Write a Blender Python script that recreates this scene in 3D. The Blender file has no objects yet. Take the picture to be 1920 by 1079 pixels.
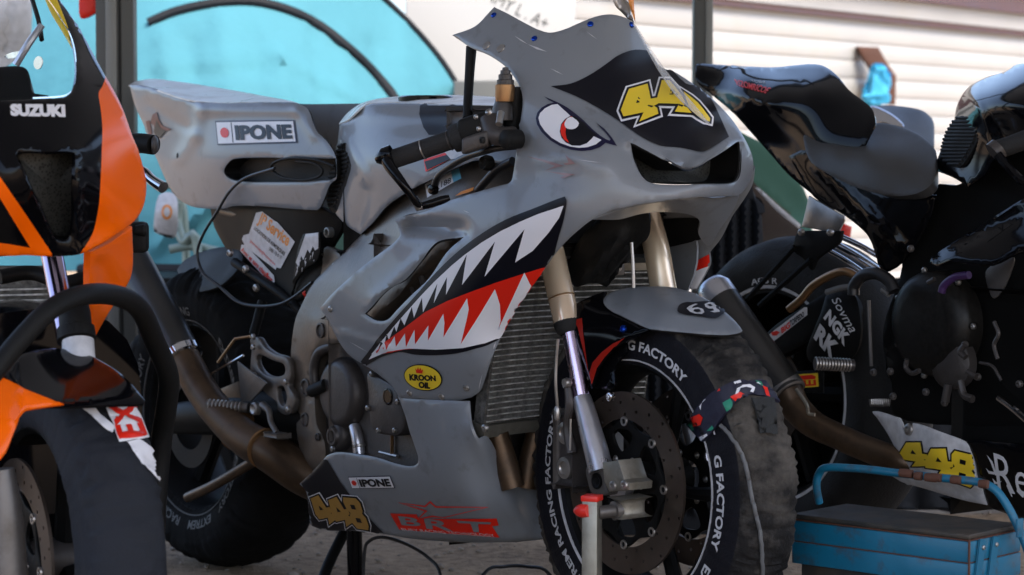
import bpy, bmesh, math, random
import numpy as np
from mathutils import Vector, Matrix, noise, geometry
from mathutils.bvhtree import BVHTree
random.seed(7)
# ------------------------------------------------------------------ camera, sky, sun, exposure
SC = bpy.context.scene
FPX = 4533.0; HOR = 300.0; CAMH = 0.8875
PITCH = math.atan((539.5 - HOR) / FPX)
cam_d = bpy.data.cameras.new('camera'); cam = bpy.data.objects.new('camera', cam_d)
SC.collection.objects.link(cam); SC.camera = cam
cam_d.sensor_width = 36; cam_d.lens = 85; cam_d.clip_start = .1; cam_d.clip_end = 500
cam.location = (0, 0, CAMH); cam.rotation_euler = (math.pi/2 - PITCH, 0, 0)
cam_d.dof.use_dof = True; cam_d.dof.focus_distance = 4.2; cam_d.dof.aperture_fstop = 6.3
world = bpy.data.worlds.new('World'); SC.world = world; world.use_nodes = True
wn = world.node_tree.nodes; wl = world.node_tree.links
SUN_EL, SUN_AZ = math.radians(58), math.radians(150)      # azimuth from +Y towards +X
bg = wn['Background']; sky = wn.new('ShaderNodeTexSky'); sky.sky_type = 'NISHITA'
sky.sun_disc = False; sky.sun_elevation = SUN_EL; sky.sun_rotation = SUN_AZ
sky.air_density = 0.75; sky.dust_density = 3.0; sky.ozone_density = 0.6
wl.new(sky.outputs[0], bg.inputs[0]); bg.inputs[1].default_value = 0.12
sun_d = bpy.data.lights.new('sun', 'SUN'); sun_o = bpy.data.objects.new('sun', sun_d)
SC.collection.objects.link(sun_o); sun_d.energy = 1.0; sun_d.angle = math.radians(30); sun_d.color = (1, .93, .82)
sdir = Vector((math.sin(SUN_AZ)*math.cos(SUN_EL), math.cos(SUN_AZ)*math.cos(SUN_EL), math.sin(SUN_EL)))
sun_o.rotation_euler = sdir.to_track_quat('Z', 'Y').to_euler()
vs = SC.view_settings; vs.view_transform = 'Standard'; vs.look = 'None'; vs.gamma = 1; vs.exposure = 2.12
SC.render.film_transparent = False
try:
    SC.cycles.max_bounces = 8; SC.cycles.sample_clamp_indirect = 6
except Exception: pass

# ------------------------------------------------------------------ measuring helpers
CAM = Vector((0, 0, CAMH))
def ray(x, y):
    a = (x-960)/FPX; b = -(y-539.5)/FPX
    return Vector((a, math.cos(PITCH)+b*math.sin(PITCH), -math.sin(PITCH)+b*math.cos(PITCH)))
def atY(x, y, Y):
    d = ray(x, y); return CAM + d*(Y/d.y)
def proj(p):
    q = p-CAM; zc = q.y*math.cos(PITCH)-q.z*math.sin(PITCH); u = q.z*math.cos(PITCH)+q.y*math.sin(PITCH)
    return 960+FPX*q.x/zc, 539.5-FPX*u/zc
class Frame:
    """a motorcycle's own axes: f forward, r to its right, z up, origin on the ground under the front axle"""
    def __init__(s, X, Y, deg=36.0):
        a = math.radians(deg); s.o = Vector((X, Y, 0))
        s.h = Vector((math.sin(a), -math.cos(a), 0)); s.r = Vector((-math.cos(a), -math.sin(a), 0)); s.u = Vector((0, 0, 1))
    def W(s, f, r, z): return s.o + s.h*f + s.r*r + s.u*z
    def p(s, x, y, r):
        d = ray(x, y); return CAM + d*((r-(CAM-s.o).dot(s.r))/d.dot(s.r))
    def pf(s, x, y, f):
        d = ray(x, y); return CAM + d*((f-(CAM-s.o).dot(s.h))/d.dot(s.h))
    def loc(s, p): q = p-s.o; return q.dot(s.h), q.dot(s.r), q.z

# ------------------------------------------------------------------ materials
MATS = {}
def mat(name, col, rough=.5, metal=0., coat=0., bump=0., bscale=60., var=0., vscale=6., trans=0., alpha=1., dirt=None, dscale=9., damt=.5, spec=.5, aniso=None, sheen=0.):
    m = bpy.data.materials.new(name); m.use_nodes = True; n = m.node_tree.nodes; l = m.node_tree.links
    b = n['Principled BSDF']; b.inputs['Base Color'].default_value = (*col, 1)
    b.inputs['Roughness'].default_value = rough; b.inputs['Metallic'].default_value = metal
    b.inputs['Coat Weight'].default_value = coat; b.inputs['Coat Roughness'].default_value = .06
    b.inputs['Transmission Weight'].default_value = trans; b.inputs['Alpha'].default_value = alpha
    b.inputs['Specular IOR Level'].default_value = spec
    if sheen: b.inputs['Sheen Weight'].default_value = sheen
    tc = n.new('ShaderNodeTexCoord'); out = None
    if var or dirt:
        nz = n.new('ShaderNodeTexNoise'); nz.inputs['Scale'].default_value = vscale; nz.inputs['Detail'].default_value = 5
        l.new(tc.outputs['Object'], nz.inputs['Vector'])
        mx = n.new('ShaderNodeMix'); mx.data_type = 'RGBA'
        mx.inputs[6].default_value = (*[max(0, c*(1-var)) for c in col], 1); mx.inputs[7].default_value = (*[min(1, c*(1+var)) for c in col], 1)
        mr = n.new('ShaderNodeMapRange'); mr.inputs[1].default_value = .3; mr.inputs[2].default_value = .7
        l.new(nz.outputs[0], mr.inputs[0]); l.new(mr.outputs[0], mx.inputs[0]); out = mx.outputs[2]
        # gloss varies a little too
        mr2 = n.new('ShaderNodeMapRange'); mr2.inputs[1].default_value = .3; mr2.inputs[2].default_value = .7
        mr2.inputs[3].default_value = max(0, rough*.85); mr2.inputs[4].default_value = min(1, rough*1.2)
        l.new(nz.outputs[0], mr2.inputs[0]); l.new(mr2.outputs[0], b.inputs['Roughness'])
    if dirt:
        n2 = n.new('ShaderNodeTexNoise'); n2.inputs['Scale'].default_value = dscale; n2.inputs['Detail'].default_value = 8; n2.inputs['Roughness'].default_value = .65
        l.new(tc.outputs['Object'], n2.inputs['Vector'])
        m3 = n.new('ShaderNodeMapRange'); m3.inputs[1].default_value = 1-damt*.5-.12; m3.inputs[2].default_value = 1-damt*.5+.08; m3.inputs[4].default_value = .85
        l.new(n2.outputs[0], m3.inputs[0])
        mx2 = n.new('ShaderNodeMix'); mx2.data_type = 'RGBA'; l.new(m3.outputs[0], mx2.inputs[0]); l.new(out, mx2.inputs[6]); mx2.inputs[7].default_value = (*dirt, 1); out = mx2.outputs[2]
    if out: l.new(out, b.inputs['Base Color'])
    if bump:
        nb = n.new('ShaderNodeTexNoise'); nb.inputs['Scale'].default_value = bscale; nb.inputs['Detail'].default_value = 6
        l.new(tc.outputs['Object'], nb.inputs['Vector']); bp = n.new('ShaderNodeBump'); bp.inputs['Strength'].default_value = min(1, bump); bp.inputs['Distance'].default_value = .004 if bscale > 10 else .05
        l.new(nb.outputs[0], bp.inputs['Height']); l.new(bp.outputs[0], b.inputs['Normal'])
    MATS[name] = m; return m
mat('grey_paint', (.2,.214,.234), .36, coat=.32, spec=.4, var=.04, vscale=3, dirt=(.13,.13,.135), dscale=22, damt=.62)
mat('black_gloss', (.003,.003,.004), .09, spec=.2)
mat('black_paint', (.007,.007,.007), .45, var=.2, spec=.08)
mat('black_plastic', (.010,.010,.010), .5, spec=.14, bump=.15, bscale=300, var=.25)
mat('dark_rubber', (.014,.014,.014), .65, spec=.25, bump=.3, bscale=200, var=.3, vscale=20)
mat('grip_rubber', (.02,.02,.021), .75, spec=.3, bump=.4, bscale=400)
mat('seat_vinyl', (.05,.05,.051), .45, spec=.5, bump=.25, bscale=500, var=.15)
mat('decal_white', (.8,.79,.82), .35, spec=.3)
mat('decal_black', (.005,.005,.009), .35, spec=.25)
mat('decal_navy', (.008,.007,.035), .35, spec=.3)
mat('decal_red', (.75,.02,.008), .35, spec=.3)
mat('decal_yellow', (.88,.62,.035), .35, spec=.3)
mat('decal_gold', (.42,.22,.03), .35, coat=.4)
mat('decal_orange', (.75,.25,.03), .35, coat=.4)
mat('decal_pale', (.55,.55,.57), .4, var=.15, vscale=60)
mat('decal_blue', (.15,.45,.6), .4)
mat('decal_green', (.02,.25,.15), .5)
mat('reflection_red', (.24,.15,.16), .35, coat=.5)
mat('alu', (.15,.138,.13), .42, .65, bump=.12, bscale=120, var=.15, vscale=12, dirt=(.10,.085,.07), dscale=14, damt=.75)
mat('alu_clean', (.62,.62,.66), .3, .85, bump=.06, bscale=200, var=.1, vscale=20)
mat('frame_alu', (.15,.122,.098), .38, .45, bump=.12, bscale=150, var=.2, vscale=7, dirt=(.09,.075,.06), dscale=11, damt=.8)
mat('engine_grey', (.07,.062,.06), .42, .4, bump=.15, bscale=160, var=.2, vscale=8, dirt=(.05,.043,.038), dscale=16, damt=.8)
mat('gold_tube', (1,.74,.53), .2, .6, bump=.05, bscale=30, var=.12, vscale=5)
mat('purple_chrome', (.6,.48,.62), .14, 1.)
mat('chrome', (.75,.75,.77), .1, 1.)
mat('steel', (.4,.38,.36), .35, .9, var=.2, vscale=20)
mat('zinc', (.34,.32,.27), .4, .7, bump=.1, bscale=90, var=.25, vscale=14, dirt=(.14,.12,.09), dscale=12, damt=.8)
mat('exhaust_steel', (.11,.07,.042), .42, .7, bump=.1, bscale=60, var=.35, vscale=9, dirt=(.05,.035,.025), dscale=13, damt=.8)
mat('titan_grey', (.07,.068,.066), .34, .7, var=.15, vscale=8)
mat('disc_steel', (.085,.066,.054), .38, .7, bump=.1, bscale=60, var=.25, vscale=12)
mat('bronze', (.3,.17,.08), .3, .8)
mat('blue_anod', (.01,.06,.4), .2, .8)
mat('warmer_cloth', (.018,.0165,.016), .8, bump=.5, bscale=200, var=.3, vscale=14, dirt=(.13,.115,.098), dscale=7, damt=.9, spec=.15)
mat('warmer_dark', (.007,.007,.0105), .65, spec=.2, bump=.3, bscale=260, var=.2, vscale=14)
mat('warmer_navy', (.02,.022,.028), .75, spec=.2, bump=.35, bscale=260, var=.2, vscale=14)
mat('strap_print', (.012,.012,.03), .6, bump=.2, bscale=200)
mat('webbing', (.02,.021,.021), .8, bump=.5, bscale=300)
mat('cable_grey', (.12,.12,.12), .5)
mat('cable_black', (.012,.012,.014), .4)
mat('orange_paint', (1,.14,.001), .22, coat=.0, var=.0, spec=.25)
mat('red_plastic', (.75,.03,.02), .35)
mat('radiator_fin', (.7,.69,.66), .45, .2, var=.3, vscale=50, dirt=(.07,.06,.05), dscale=30, damt=.9)
mat('radiator_core', (.12,.115,.105), .5, .3, bump=1, bscale=160, var=.6, vscale=90)
mat('canvas_cyan', (.07,.225,.275), .8, spec=.1, bump=.35, bscale=5, var=.06, vscale=3)
mat('tent_black', (.012,.014,.018), .7, spec=.2)
mat('tent_green', (.07,.15,.115), .7, bump=.3, bscale=20)
mat('caravan_cream', (.42,.41,.385), .45, bump=.1, bscale=200, var=.05, vscale=2, dirt=(.42,.39,.33), dscale=2.2, damt=.7)
mat('caravan_brown', (.075,.035,.03), .4, var=.1)
mat('awning_white', (.42,.42,.41), .6)
mat('gazebo_pole', (.075,.078,.075), .45, .4, bump=.1, bscale=80, var=.15)
mat('pole_light', (.16,.165,.16), .4, .5)
mat('toolbox_blue', (.005,.135,.24), .42, coat=.15, bump=.1, bscale=60, var=.15, vscale=8, dirt=(.07,.035,.022), dscale=26, damt=.72)
mat('toolbox_top', (.025,.025,.023), .6, bump=.25, bscale=60, var=.4, vscale=10, dirt=(.06,.045,.032), dscale=16, damt=.9)
mat('rust', (.09,.035,.02), .75, bump=.4, bscale=90, var=.3)
mat('wood', (.3,.22,.14), .7, bump=.2, bscale=40, var=.3, vscale=5)
mat('cloth_blue', (.03,.3,.5), .75, bump=.3, bscale=40)
mat('mirror_glass', (.5,.55,.6), .05, 1.)
mat('clear_screen', (.85,.9,.93), .03, trans=.96)
mat('tube_pale', (.25,.33,.3), .4, .3)
def M(n): return MATS[n]

# ------------------------------------------------------------------ mesh helpers
WL = {None: Vector((0, 0, 0))}; BV = {}
COL = SC.collection
def root(name, loc, label, cat, group=None):
    o = bpy.data.objects.new(name, None); COL.objects.link(o); o.location = loc; WL[o] = Vector(loc)
    o.empty_display_size = .1; o['label'] = label; o['category'] = cat
    if group: o['group'] = group
    return o
def tag(o, label=None, cat=None, group=None, kind=None):
    for k, v in (('label', label), ('category', cat), ('group', group), ('kind', kind)):
        if v: o[k] = v
    return o
def mk(name, parent, mats, V, Fs, mi=None, sharp=38, bvh=False):
    if not isinstance(mats, (list, tuple)): mats = [mats]
    A = np.array([tuple(v) for v in V], dtype=float)
    c = Vector(((A.min(0)+A.max(0))/2).tolist())
    me = bpy.data.meshes.new(name); me.from_pydata([tuple(a) for a in (A-np.array(c))], [], Fs)
    for m in mats: me.materials.append(M(m) if isinstance(m, str) else m)
    if mi is not None: me.polygons.foreach_set('material_index', mi)
    me.polygons.foreach_set('use_smooth', [True]*len(me.polygons))
    me.validate(); me.set_sharp_from_angle(angle=math.radians(sharp)); me.update()
    o = bpy.data.objects.new(name, me); COL.objects.link(o); WL[o] = c
    o.parent = parent; o.location = c - WL[parent]
    if bvh: BV[o] = BVHTree.FromPolygons([tuple(v) for v in A], [tuple(f) for f in Fs])
    return o
def cat_spline(P, closed=True, sub=4):
    """Catmull-Rom through points; a truthy last item marks a corner. points: (x,y[,1])"""
    n = len(P); Q = [Vector((p[0], p[1])) for p in P]; cr = [len(p) > 2 and bool(p[2]) for p in P]
    out = []
    for i in range(n if closed else n-1):
        p1, p2 = Q[i], Q[(i+1) % n]
        p0 = Q[(i-1) % n] if (closed or i > 0) and not cr[i] else p1*2-p2
        p3 = Q[(i+2) % n] if (closed or i < n-2) and not cr[(i+1) % n] else p2*2-p1
        k = max(1, min(sub, int((p2-p1).length/5)+1))
        for j in range(k):
            t = j/k; out.append(.5*((2*p1)+(p2-p0)*t+(2*p0-5*p1+4*p2-p3)*t*t+(3*p1-p0-3*p2+p3)*t**3))
    if not closed: out.append(Q[-1])
    return out
def spline3(P, sub=6):
    n = len(P); P = [Vector(p) for p in P]; out = []
    for i in range(n-1):
        p1, p2 = P[i], P[i+1]; p0 = P[i-1] if i else p1*2-p2; p3 = P[i+2] if i < n-2 else p2*2-p1
        for j in range(sub):
            t = j/sub; out.append(.5*((2*p1)+(p2-p0)*t+(2*p0-5*p1+4*p2-p3)*t*t+(3*p1-p0-3*p2+p3)*t**3))
    out.append(P[-1]); return out
def winding(pts, loops):
    """winding numbers of pts (N,2) for the loops"""
    W = np.zeros(len(pts)); x = pts[:, 0]; y = pts[:, 1]
    for L in loops:
        L = np.array([(p[0], p[1]) for p in L]); A = L; B = np.roll(L, -1, 0)
        for (x0, y0), (x1, y1) in zip(A, B):
            if y0 == y1: continue
            up = (y0 <= y) & (y1 > y); dn = (y1 <= y) & (y0 > y)
            t = (x1-x0)*(y-y0)-(x-x0)*(y1-y0)
            W += (up & (t > 0)).astype(int) - (dn & (t < 0)).astype(int)
    return W
def area2(L): return sum(L[i][0]*L[(i+1) % len(L)][1]-L[(i+1) % len(L)][0]*L[i][1] for i in range(len(L)))/2
def offset_loop(L, d, miter=2.0):
    """grow a loop outward by d"""
    s = 1 if area2(L) > 0 else -1; n = len(L); out = []
    for i in range(n):
        a, b, c = Vector(L[i-1][:2]), Vector(L[i][:2]), Vector(L[(i+1) % n][:2])
        e1 = b-a; e2 = c-b
        if e1.length < 1e-6 or e2.length < 1e-6: continue
        e1.normalize(); e2.normalize()
        n1 = Vector((e1.y, -e1.x))*s; n2 = Vector((e2.y, -e2.x))*s; m = n1+n2
        if m.length < .05: m = n1.copy()
        m.normalize(); k = min(miter, 1/max(.2, m.dot(n1))); out.append(b+m*d*k)
    return out
def tri2d(loops, step=0, extra=(), evenodd=False, cons=()):
    """triangulate loops (holes by orientation or even-odd) -> verts, faces"""
    P = []; E = []
    for L in loops:
        b = len(P); n = len(L)
        P += [Vector((p[0], p[1])) for p in L]; E += [(b+i, b+(i+1) % n) for i in range(n)]
    if step:
        A = np.array([(p.x, p.y) for p in P]); x0, y0 = A.min(0); x1, y1 = A.max(0)
        g = []; j = 0; y = y0+step*.5
        while y < y1:
            x = x0+step*(.5 if j % 2 else .0)
            while x < x1: g.append((x, y)); x += step
            y += step*.87; j += 1
        if g:
            G = np.array(g); w = winding(G, loops); ok = (np.mod(w, 2) != 0) if evenodd else (w != 0)
            G = G[ok]
            if len(G):
                # keep off the outlines
                seg = A; d = np.full(len(G), 1e9)
                for s0 in range(0, len(seg), 200):
                    dd = np.sqrt(((G[:, None, :]-seg[None, s0:s0+200, :])**2).sum(2)).min(1); d = np.minimum(d, dd)
                G = G[d > step*.45]; P += [Vector(p) for p in G.tolist()]
    for L in cons:
        b = len(P); n = len(L); P += [Vector((p[0], p[1])) for p in L]; E += [(b+i, b+(i+1) % n) for i in range(n)]
    P += [Vector(p) for p in extra]
    v, e, f, *_ = geometry.delaunay_2d_cdt(P, E, [], 0, 1e-5)
    C = np.array([((v[t[0]].x+v[t[1]].x+v[t[2]].x)/3, (v[t[0]].y+v[t[1]].y+v[t[2]].y)/3) for t in f])
    w = winding(C, loops); ok = (np.mod(w, 2) != 0) if evenodd else (w != 0)
    return v, [tuple(t) for t, k in zip(f, ok) if k]
class TPS:
    def __init__(s, C, lam=2e-3):
        s.X = np.array([(c[0]/100, c[1]/100) for c in C]); z = np.array([c[2] for c in C]); n = len(z)
        K = s.k(s.X); K += np.eye(n)*lam; Pm = np.c_[np.ones(n), s.X]
        A = np.zeros((n+3, n+3)); A[:n, :n] = K; A[:n, n:] = Pm; A[n:, :n] = Pm.T
        s.w = np.linalg.solve(A, np.r_[z, 0, 0, 0])
    def k(s, Q):
        r2 = ((Q[:, None]-s.X[None])**2).sum(2); return np.where(r2 > 0, .5*r2*np.log(np.maximum(r2, 1e-12)), 0)
    def __call__(s, Q):
        Q = np.array(Q, dtype=float).reshape(-1, 2)/100; return s.k(Q)@s.w[:-3]+np.c_[np.ones(len(Q)), Q]@s.w[-3:]
def bumpf(x, y, bumps):
    t = 0
    for (x0, y0, x1, y1, wd, am) in bumps:
        dx, dy = x1-x0, y1-y0; k = max(0, min(1, ((x-x0)*dx+(y-y0)*dy)/(dx*dx+dy*dy+1e-9)))
        d2 = ((x-x0-k*dx)**2+(y-y0-k*dy)**2)/wd**2; t += am*math.exp(-d2)
    return t
def panel(name, parent, mt, fr, outline, ctrl, holes=(), thick=.004, step=11, roll=.0024, bumps=(), lam=2e-3, mode='r', back=None, ring=4.2, paint=()):
    """a moulded shell: outline and openings measured from the photo, its lateral position r (or forward f, or
    distance Y) interpolated between measured points, then given thickness and a rolled edge"""
    T = ctrl if isinstance(ctrl, TPS) else TPS(ctrl, lam)
    loops = [cat_spline(outline)]+[cat_spline(h) for h in holes]
    extra = []
    for i, L in enumerate(loops):
        extra += [tuple(p) for p in offset_loop(L, -ring if i == 0 else ring, 1.3)]
    ex = np.array(extra); extra = [e for e, w in zip(extra, np.mod(winding(ex, loops), 2)) if w]
    pol = [cat_spline(p) for _, p in paint]
    v2, F = tri2d(loops, step, extra, evenodd=True, cons=pol)
    q = [(p.x, p.y) for p in v2]; R = T(q)
    un = {}
    for t in F:
        for a, b in ((t[0], t[1]), (t[1], t[2]), (t[2], t[0])):
            if (b, a) in un: del un[(b, a)]
            else: un[(a, b)] = 1
    bd = {a for e in un for a in e}
    fn = {'r': lambda x, y, k: fr.p(x, y, k), 'f': lambda x, y, k: fr.pf(x, y, k), 'Y': lambda x, y, k: atY(x, y, k)}[mode]
    V = []
    for i, (x, y) in enumerate(q):
        p = fn(x, y, float(R[i])+bumpf(x, y, bumps)); V.append(p)
    # orientation towards the camera, normals
    N = [Vector((0, 0, 0)) for _ in V]; G = []
    for t in F:
        n = (V[t[1]]-V[t[0]]).cross(V[t[2]]-V[t[0]])
        if n.dot(CAM-V[t[0]]) < 0: t = (t[0], t[2], t[1]); n = -n
        G.append(t)
        for a in t: N[a] += n
    for n in N: n.normalize() if n.length else None
    for i in bd: V[i] = V[i]-N[i]*roll
    nb = len(V); B = [V[i]-N[i]*thick for i in range(nb)]; Fs = list(G)+[(a+nb, c+nb, b+nb) for a, b, c in G]
    un = {}
    for t in G:
        for a, b in ((t[0], t[1]), (t[1], t[2]), (t[2], t[0])):
            if (b, a) in un: del un[(b, a)]
            else: un[(a, b)] = 1
    Fs += [(b, a, a+nb, b+nb) for a, b in un]
    mi = [0]*len(G)+[1 if back else 0]*(len(Fs)-len(G)); ms = [mt]+([back] if back else [])
    if paint:
        C = np.array([[sum(q[a][k] for a in t)/3 for k in (0, 1)] for t in G])
        for (m, _), L in zip(paint, pol):
            w = winding(C, [L]); ms.append(m)
            for i, k in enumerate(w):
                if k: mi[i] = len(ms)-1
    o = mk(name, parent, ms, V+B, Fs, mi, sharp=50)
    BV[o] = BVHTree.FromPolygons([tuple(v) for v in V], G); o['_'] = 0; del o['_']
    return o
def hit(surfs, x, y, off=.0012):
    d = ray(x, y).normalized(); best = None
    for s in surfs:
        h = BV[s].ray_cast(CAM, d)
        if h[0] is not None and (best is None or h[3] < best[3]): best = h
    if best is None: return None
    n = best[1]; n = n if n.dot(CAM-best[0]) > 0 else -n
    return best[0]+n*off, n
_tc = {}
def text2d(s, bold=0., shear=0.):
    k = (s, bold, shear)
    if k in _tc: return _tc[k]
    c = bpy.data.curves.new('t', 'FONT'); c.body = s; c.resolution_u = 3; c.offset = bold; c.shear = shear
    o = bpy.data.objects.new('t', c); COL.objects.link(o); bpy.context.view_layer.update()
    me = bpy.data.meshes.new_from_object(o.evaluated_get(bpy.context.evaluated_depsgraph_get()))
    V = [(v.co.x, v.co.y) for v in me.vertices]; F = [tuple(p.vertices) for p in me.polygons]
    bpy.data.objects.remove(o); bpy.data.curves.remove(c); bpy.data.meshes.remove(me)
    A = np.array(V); mn = A.min(0); mx = A.max(0); V = [tuple(v) for v in ((A-mn)/(mx-mn)).tolist()]
    _tc[k] = (V, F, float((mx[0]-mn[0])/(mx[1]-mn[1]))); return _tc[k]
def quadmap(Q):
    (a, b, c, d) = [Vector(p) for p in Q]      # TL TR BR BL
    return lambda u, v: (a*(1-u)+b*u)*v+(d*(1-u)+c*u)*(1-v)
class Decal:
    """print lying on measured surfaces, one mesh, several inks"""
    def __init__(s, name, parent, surfs, off=.0015): s.n, s.p, s.s, s.off = name, parent, surfs, off; s.V = []; s.F = []; s.mi = []; s.m = []; s.k = 0
    def _m(s, m):
        if m not in s.m: s.m.append(m)
        return s.m.index(m)
    def add(s, m, v2, F, layer=None):
        if layer is None: layer = s.k; s.k += 1
        bm = bmesh.new(); vv = [bm.verts.new((p[0], p[1], 0)) for p in v2]
        for f in F:
            try: bm.faces.new([vv[i] for i in f])
            except ValueError: pass
        for _ in range(3):
            bmesh.ops.triangulate(bm, faces=bm.faces); ed = [e for e in bm.edges if e.calc_length() > 7.5]
            if not ed: break
            bmesh.ops.subdivide_edges(bm, edges=ed, cuts=1)
        bmesh.ops.triangulate(bm, faces=bm.faces); bm.verts.index_update()
        v2 = [(x.co.x, x.co.y) for x in bm.verts]; F = [tuple(x.index for x in f.verts) for f in bm.faces]; bm.free()
        b = len(s.V); idx = {}; mi = s._m(m); off = s.off+layer*.0006
        for i, p in enumerate(v2):
            h = hit(s.s, p[0], p[1], off)
            if h: idx[i] = len(s.V); s.V.append(h[0])
        for f in F:
            if all(i in idx for i in f):
                g = [idx[i] for i in f]; n = (s.V[g[1]]-s.V[g[0]]).cross(s.V[g[2]]-s.V[g[0]])
                if n.dot(CAM-s.V[g[0]]) < 0: g.reverse()
                s.F.append(tuple(g)); s.mi.append(mi)
        return s
    def poly(s, m, *loops, step=9, smooth=False, grow=0, layer=None, evenodd=False):
        L = [cat_spline(l) if smooth else [p[:2] for p in l] for l in loops]
        if grow: L = [offset_loop(l, grow if True else 0) for l in L]
        v, F = tri2d(L, step, evenodd=evenodd); return s.add(m, v, F, layer)
    def glyphs(s, layers, loops, step=9):
        """layers: [(ink, grow)], every loop filled"""
        L = [l if area2(l) > 0 else list(reversed(l)) for l in loops]
        for m, g in layers: 
            v, F = tri2d([offset_loop(l, g) if g else l for l in L], step); s.add(m, v, F)
        return s
    def text(s, m, t, Q, bold=0., shear=0., layer=None):
        V, F, _ = text2d(t, bold, shear); f = quadmap(Q); return s.add(m, [tuple(f(*v)) for v in V], F, layer)
    def fn(s, m, V, F, layer=None):          # V are already world points
        b = len(s.V); mi = s._m(m); s.V += V; s.F += [tuple(i+b for i in f) for f in F]; s.mi += [mi]*len(F); return s
    def build(s): return mk(s.n, s.p, s.m, s.V, s.F, s.mi, sharp=60)
def sweep(P, R, seg=12, caps=True, flat=None):
    n = len(P); V = []; F = []; up = None
    for i in range(n):
        t = (P[min(n-1, i+1)]-P[max(0, i-1)]).normalized()
        if up is None: up = Vector((0, 0, 1)) if abs(t.z) < .9 else Vector((1, 0, 0))
        a = t.cross(up).normalized(); up = a.cross(t).normalized(); r = R[i]
        for k in range(seg):
            g = 2*math.pi*k/seg; V.append(P[i]+(a*math.cos(g)+up*math.sin(g)*(flat or 1))*r)
    for i in range(n-1):
        for k in range(seg):
            a = i*seg+k; b = i*seg+(k+1) % seg; F.append((a, b, b+seg, a+seg))
    if caps: F.append(tuple(reversed(range(seg)))); F.append(tuple(range((n-1)*seg, n*seg)))
    return V, F
def tube(name, parent, mt, P, rad, seg=12, sub=5, flat=None, straight=False):
    P = [Vector(p) for p in P]; rr = rad if isinstance(rad, (list, tuple)) else [rad]*len(P)
    if straight or len(P) == 2: Q, R = P, list(rr)
    else:
        Q = spline3(P, sub); R = []
        for i in range(len(P)-1): R += [rr[i]+(rr[i+1]-rr[i])*j/sub for j in range(sub)]
        R.append(rr[-1])
    V, F = sweep(Q, R, seg, flat=flat); return mk(name, parent, mt, V, F)
def axes(ax):
    ax = Vector(ax).normalized(); up = Vector((0, 0, 1)) if abs(ax.z) < .9 else Vector((1, 0, 0))
    a = ax.cross(up).normalized(); return a, a.cross(ax).normalized()*-1, ax
def lathe_vf(o, ax, prof, seg=32, base=None):
    o = Vector(o); a, b, n = axes(ax); V = []; F = []
    for (h, r) in prof:
        for k in range(seg):
            g = 2*math.pi*k/seg; V.append(o+n*h+(a*math.cos(g)+b*math.sin(g))*r)
    for i in range(len(prof)-1):
        for k in range(seg):
            p = i*seg+k; q = i*seg+(k+1) % seg; F.append((p, q, q+seg, p+seg))
    if prof[0][1] > 1e-6: F.append(tuple(reversed(range(seg))))
    if prof[-1][1] > 1e-6: F.append(tuple(range((len(prof)-1)*seg, len(prof)*seg)))
    return V, F
def lathe(name, parent, mt, o, ax, prof, seg=32, **k):
    V, F = lathe_vf(o, ax, prof, seg); ob = mk(name, parent, mt, V, F, **k); fixn(ob); return ob
def fixn(o):
    bm = bmesh.new(); bm.from_mesh(o.data); bmesh.ops.remove_doubles(bm, verts=bm.verts, dist=1e-6); bmesh.ops.recalc_face_normals(bm, faces=bm.faces); bm.to_mesh(o.data); bm.free()
    o.data.polygons.foreach_set('use_smooth', [True]*len(o.data.polygons)); o.data.set_sharp_from_angle(angle=math.radians(38))
def ringv(o, ax, prof, seg=48):
    """closed profile lathe"""
    o = Vector(o); a, b, n = axes(ax); V = []; F = []; m = len(prof)
    for (h, r) in prof:
        for k in range(seg): g = 2*math.pi*k/seg; V.append(o+n*h+(a*math.cos(g)+b*math.sin(g))*r)
    for i in range(m):
        for k in range(seg):
            p = i*seg+k; q = i*seg+(k+1) % seg; d = ((i+1) % m-i)*seg; F.append((p, q, q+d, p+d))
    return V, F
def ring(name, parent, mt, o, ax, prof, seg=48):
    V, F = ringv(o, ax, prof, seg); ob = mk(name, parent, mt, V, F); fixn(ob); return ob
def plate(name, parent, mt, loops, o, ux, uy, thick, bevel=0.0, step=0):
    """2-D loops (metres; even-odd holes) extruded along ux x uy, centred on the plane"""
    o = Vector(o); ux = Vector(ux).normalized(); uy = Vector(uy).normalized(); n = ux.cross(uy).normalized()
    v, F = tri2d(loops, step, evenodd=True)
    bm = bmesh.new(); top = [bm.verts.new(o+ux*p.x+uy*p.y+n*thick/2) for p in v]
    fs = [bm.faces.new([top[i] for i in f]) for f in F]
    for x in list(bm.verts):
        if not x.link_faces: bm.verts.remove(x)
    bmesh.ops.dissolve_limit(bm, angle_limit=.001, verts=bm.verts, edges=bm.edges)
    r = bmesh.ops.extrude_face_region(bm, geom=list(bm.faces)); 
    bmesh.ops.translate(bm, verts=[g for g in r['geom'] if isinstance(g, bmesh.types.BMVert)], vec=-n*thick)
    bmesh.ops.recalc_face_normals(bm, faces=bm.faces)
    if bevel:
        ed = [e for e in bm.edges if e.is_manifold and e.calc_face_angle(0) > .6 and abs((e.verts[0].co-e.verts[1].co).dot(n)) < thick*.5]
        bmesh.ops.bevel(bm, geom=ed, offset=bevel, segments=2, affect='EDGES', profile=.5)
    bm.verts.index_update(); V = [x.co.copy() for x in bm.verts]; Fs = [tuple(x.index for x in f.verts) for f in bm.faces]; bm.free()
    return mk(name, parent, mt, V, Fs)
def circ(cx, cy, r, n=20, ry=None, a0=0): return [(cx+r*math.cos(a0+2*math.pi*k/n), cy+(ry or r)*math.sin(a0+2*math.pi*k/n)) for k in range(n)]
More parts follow.
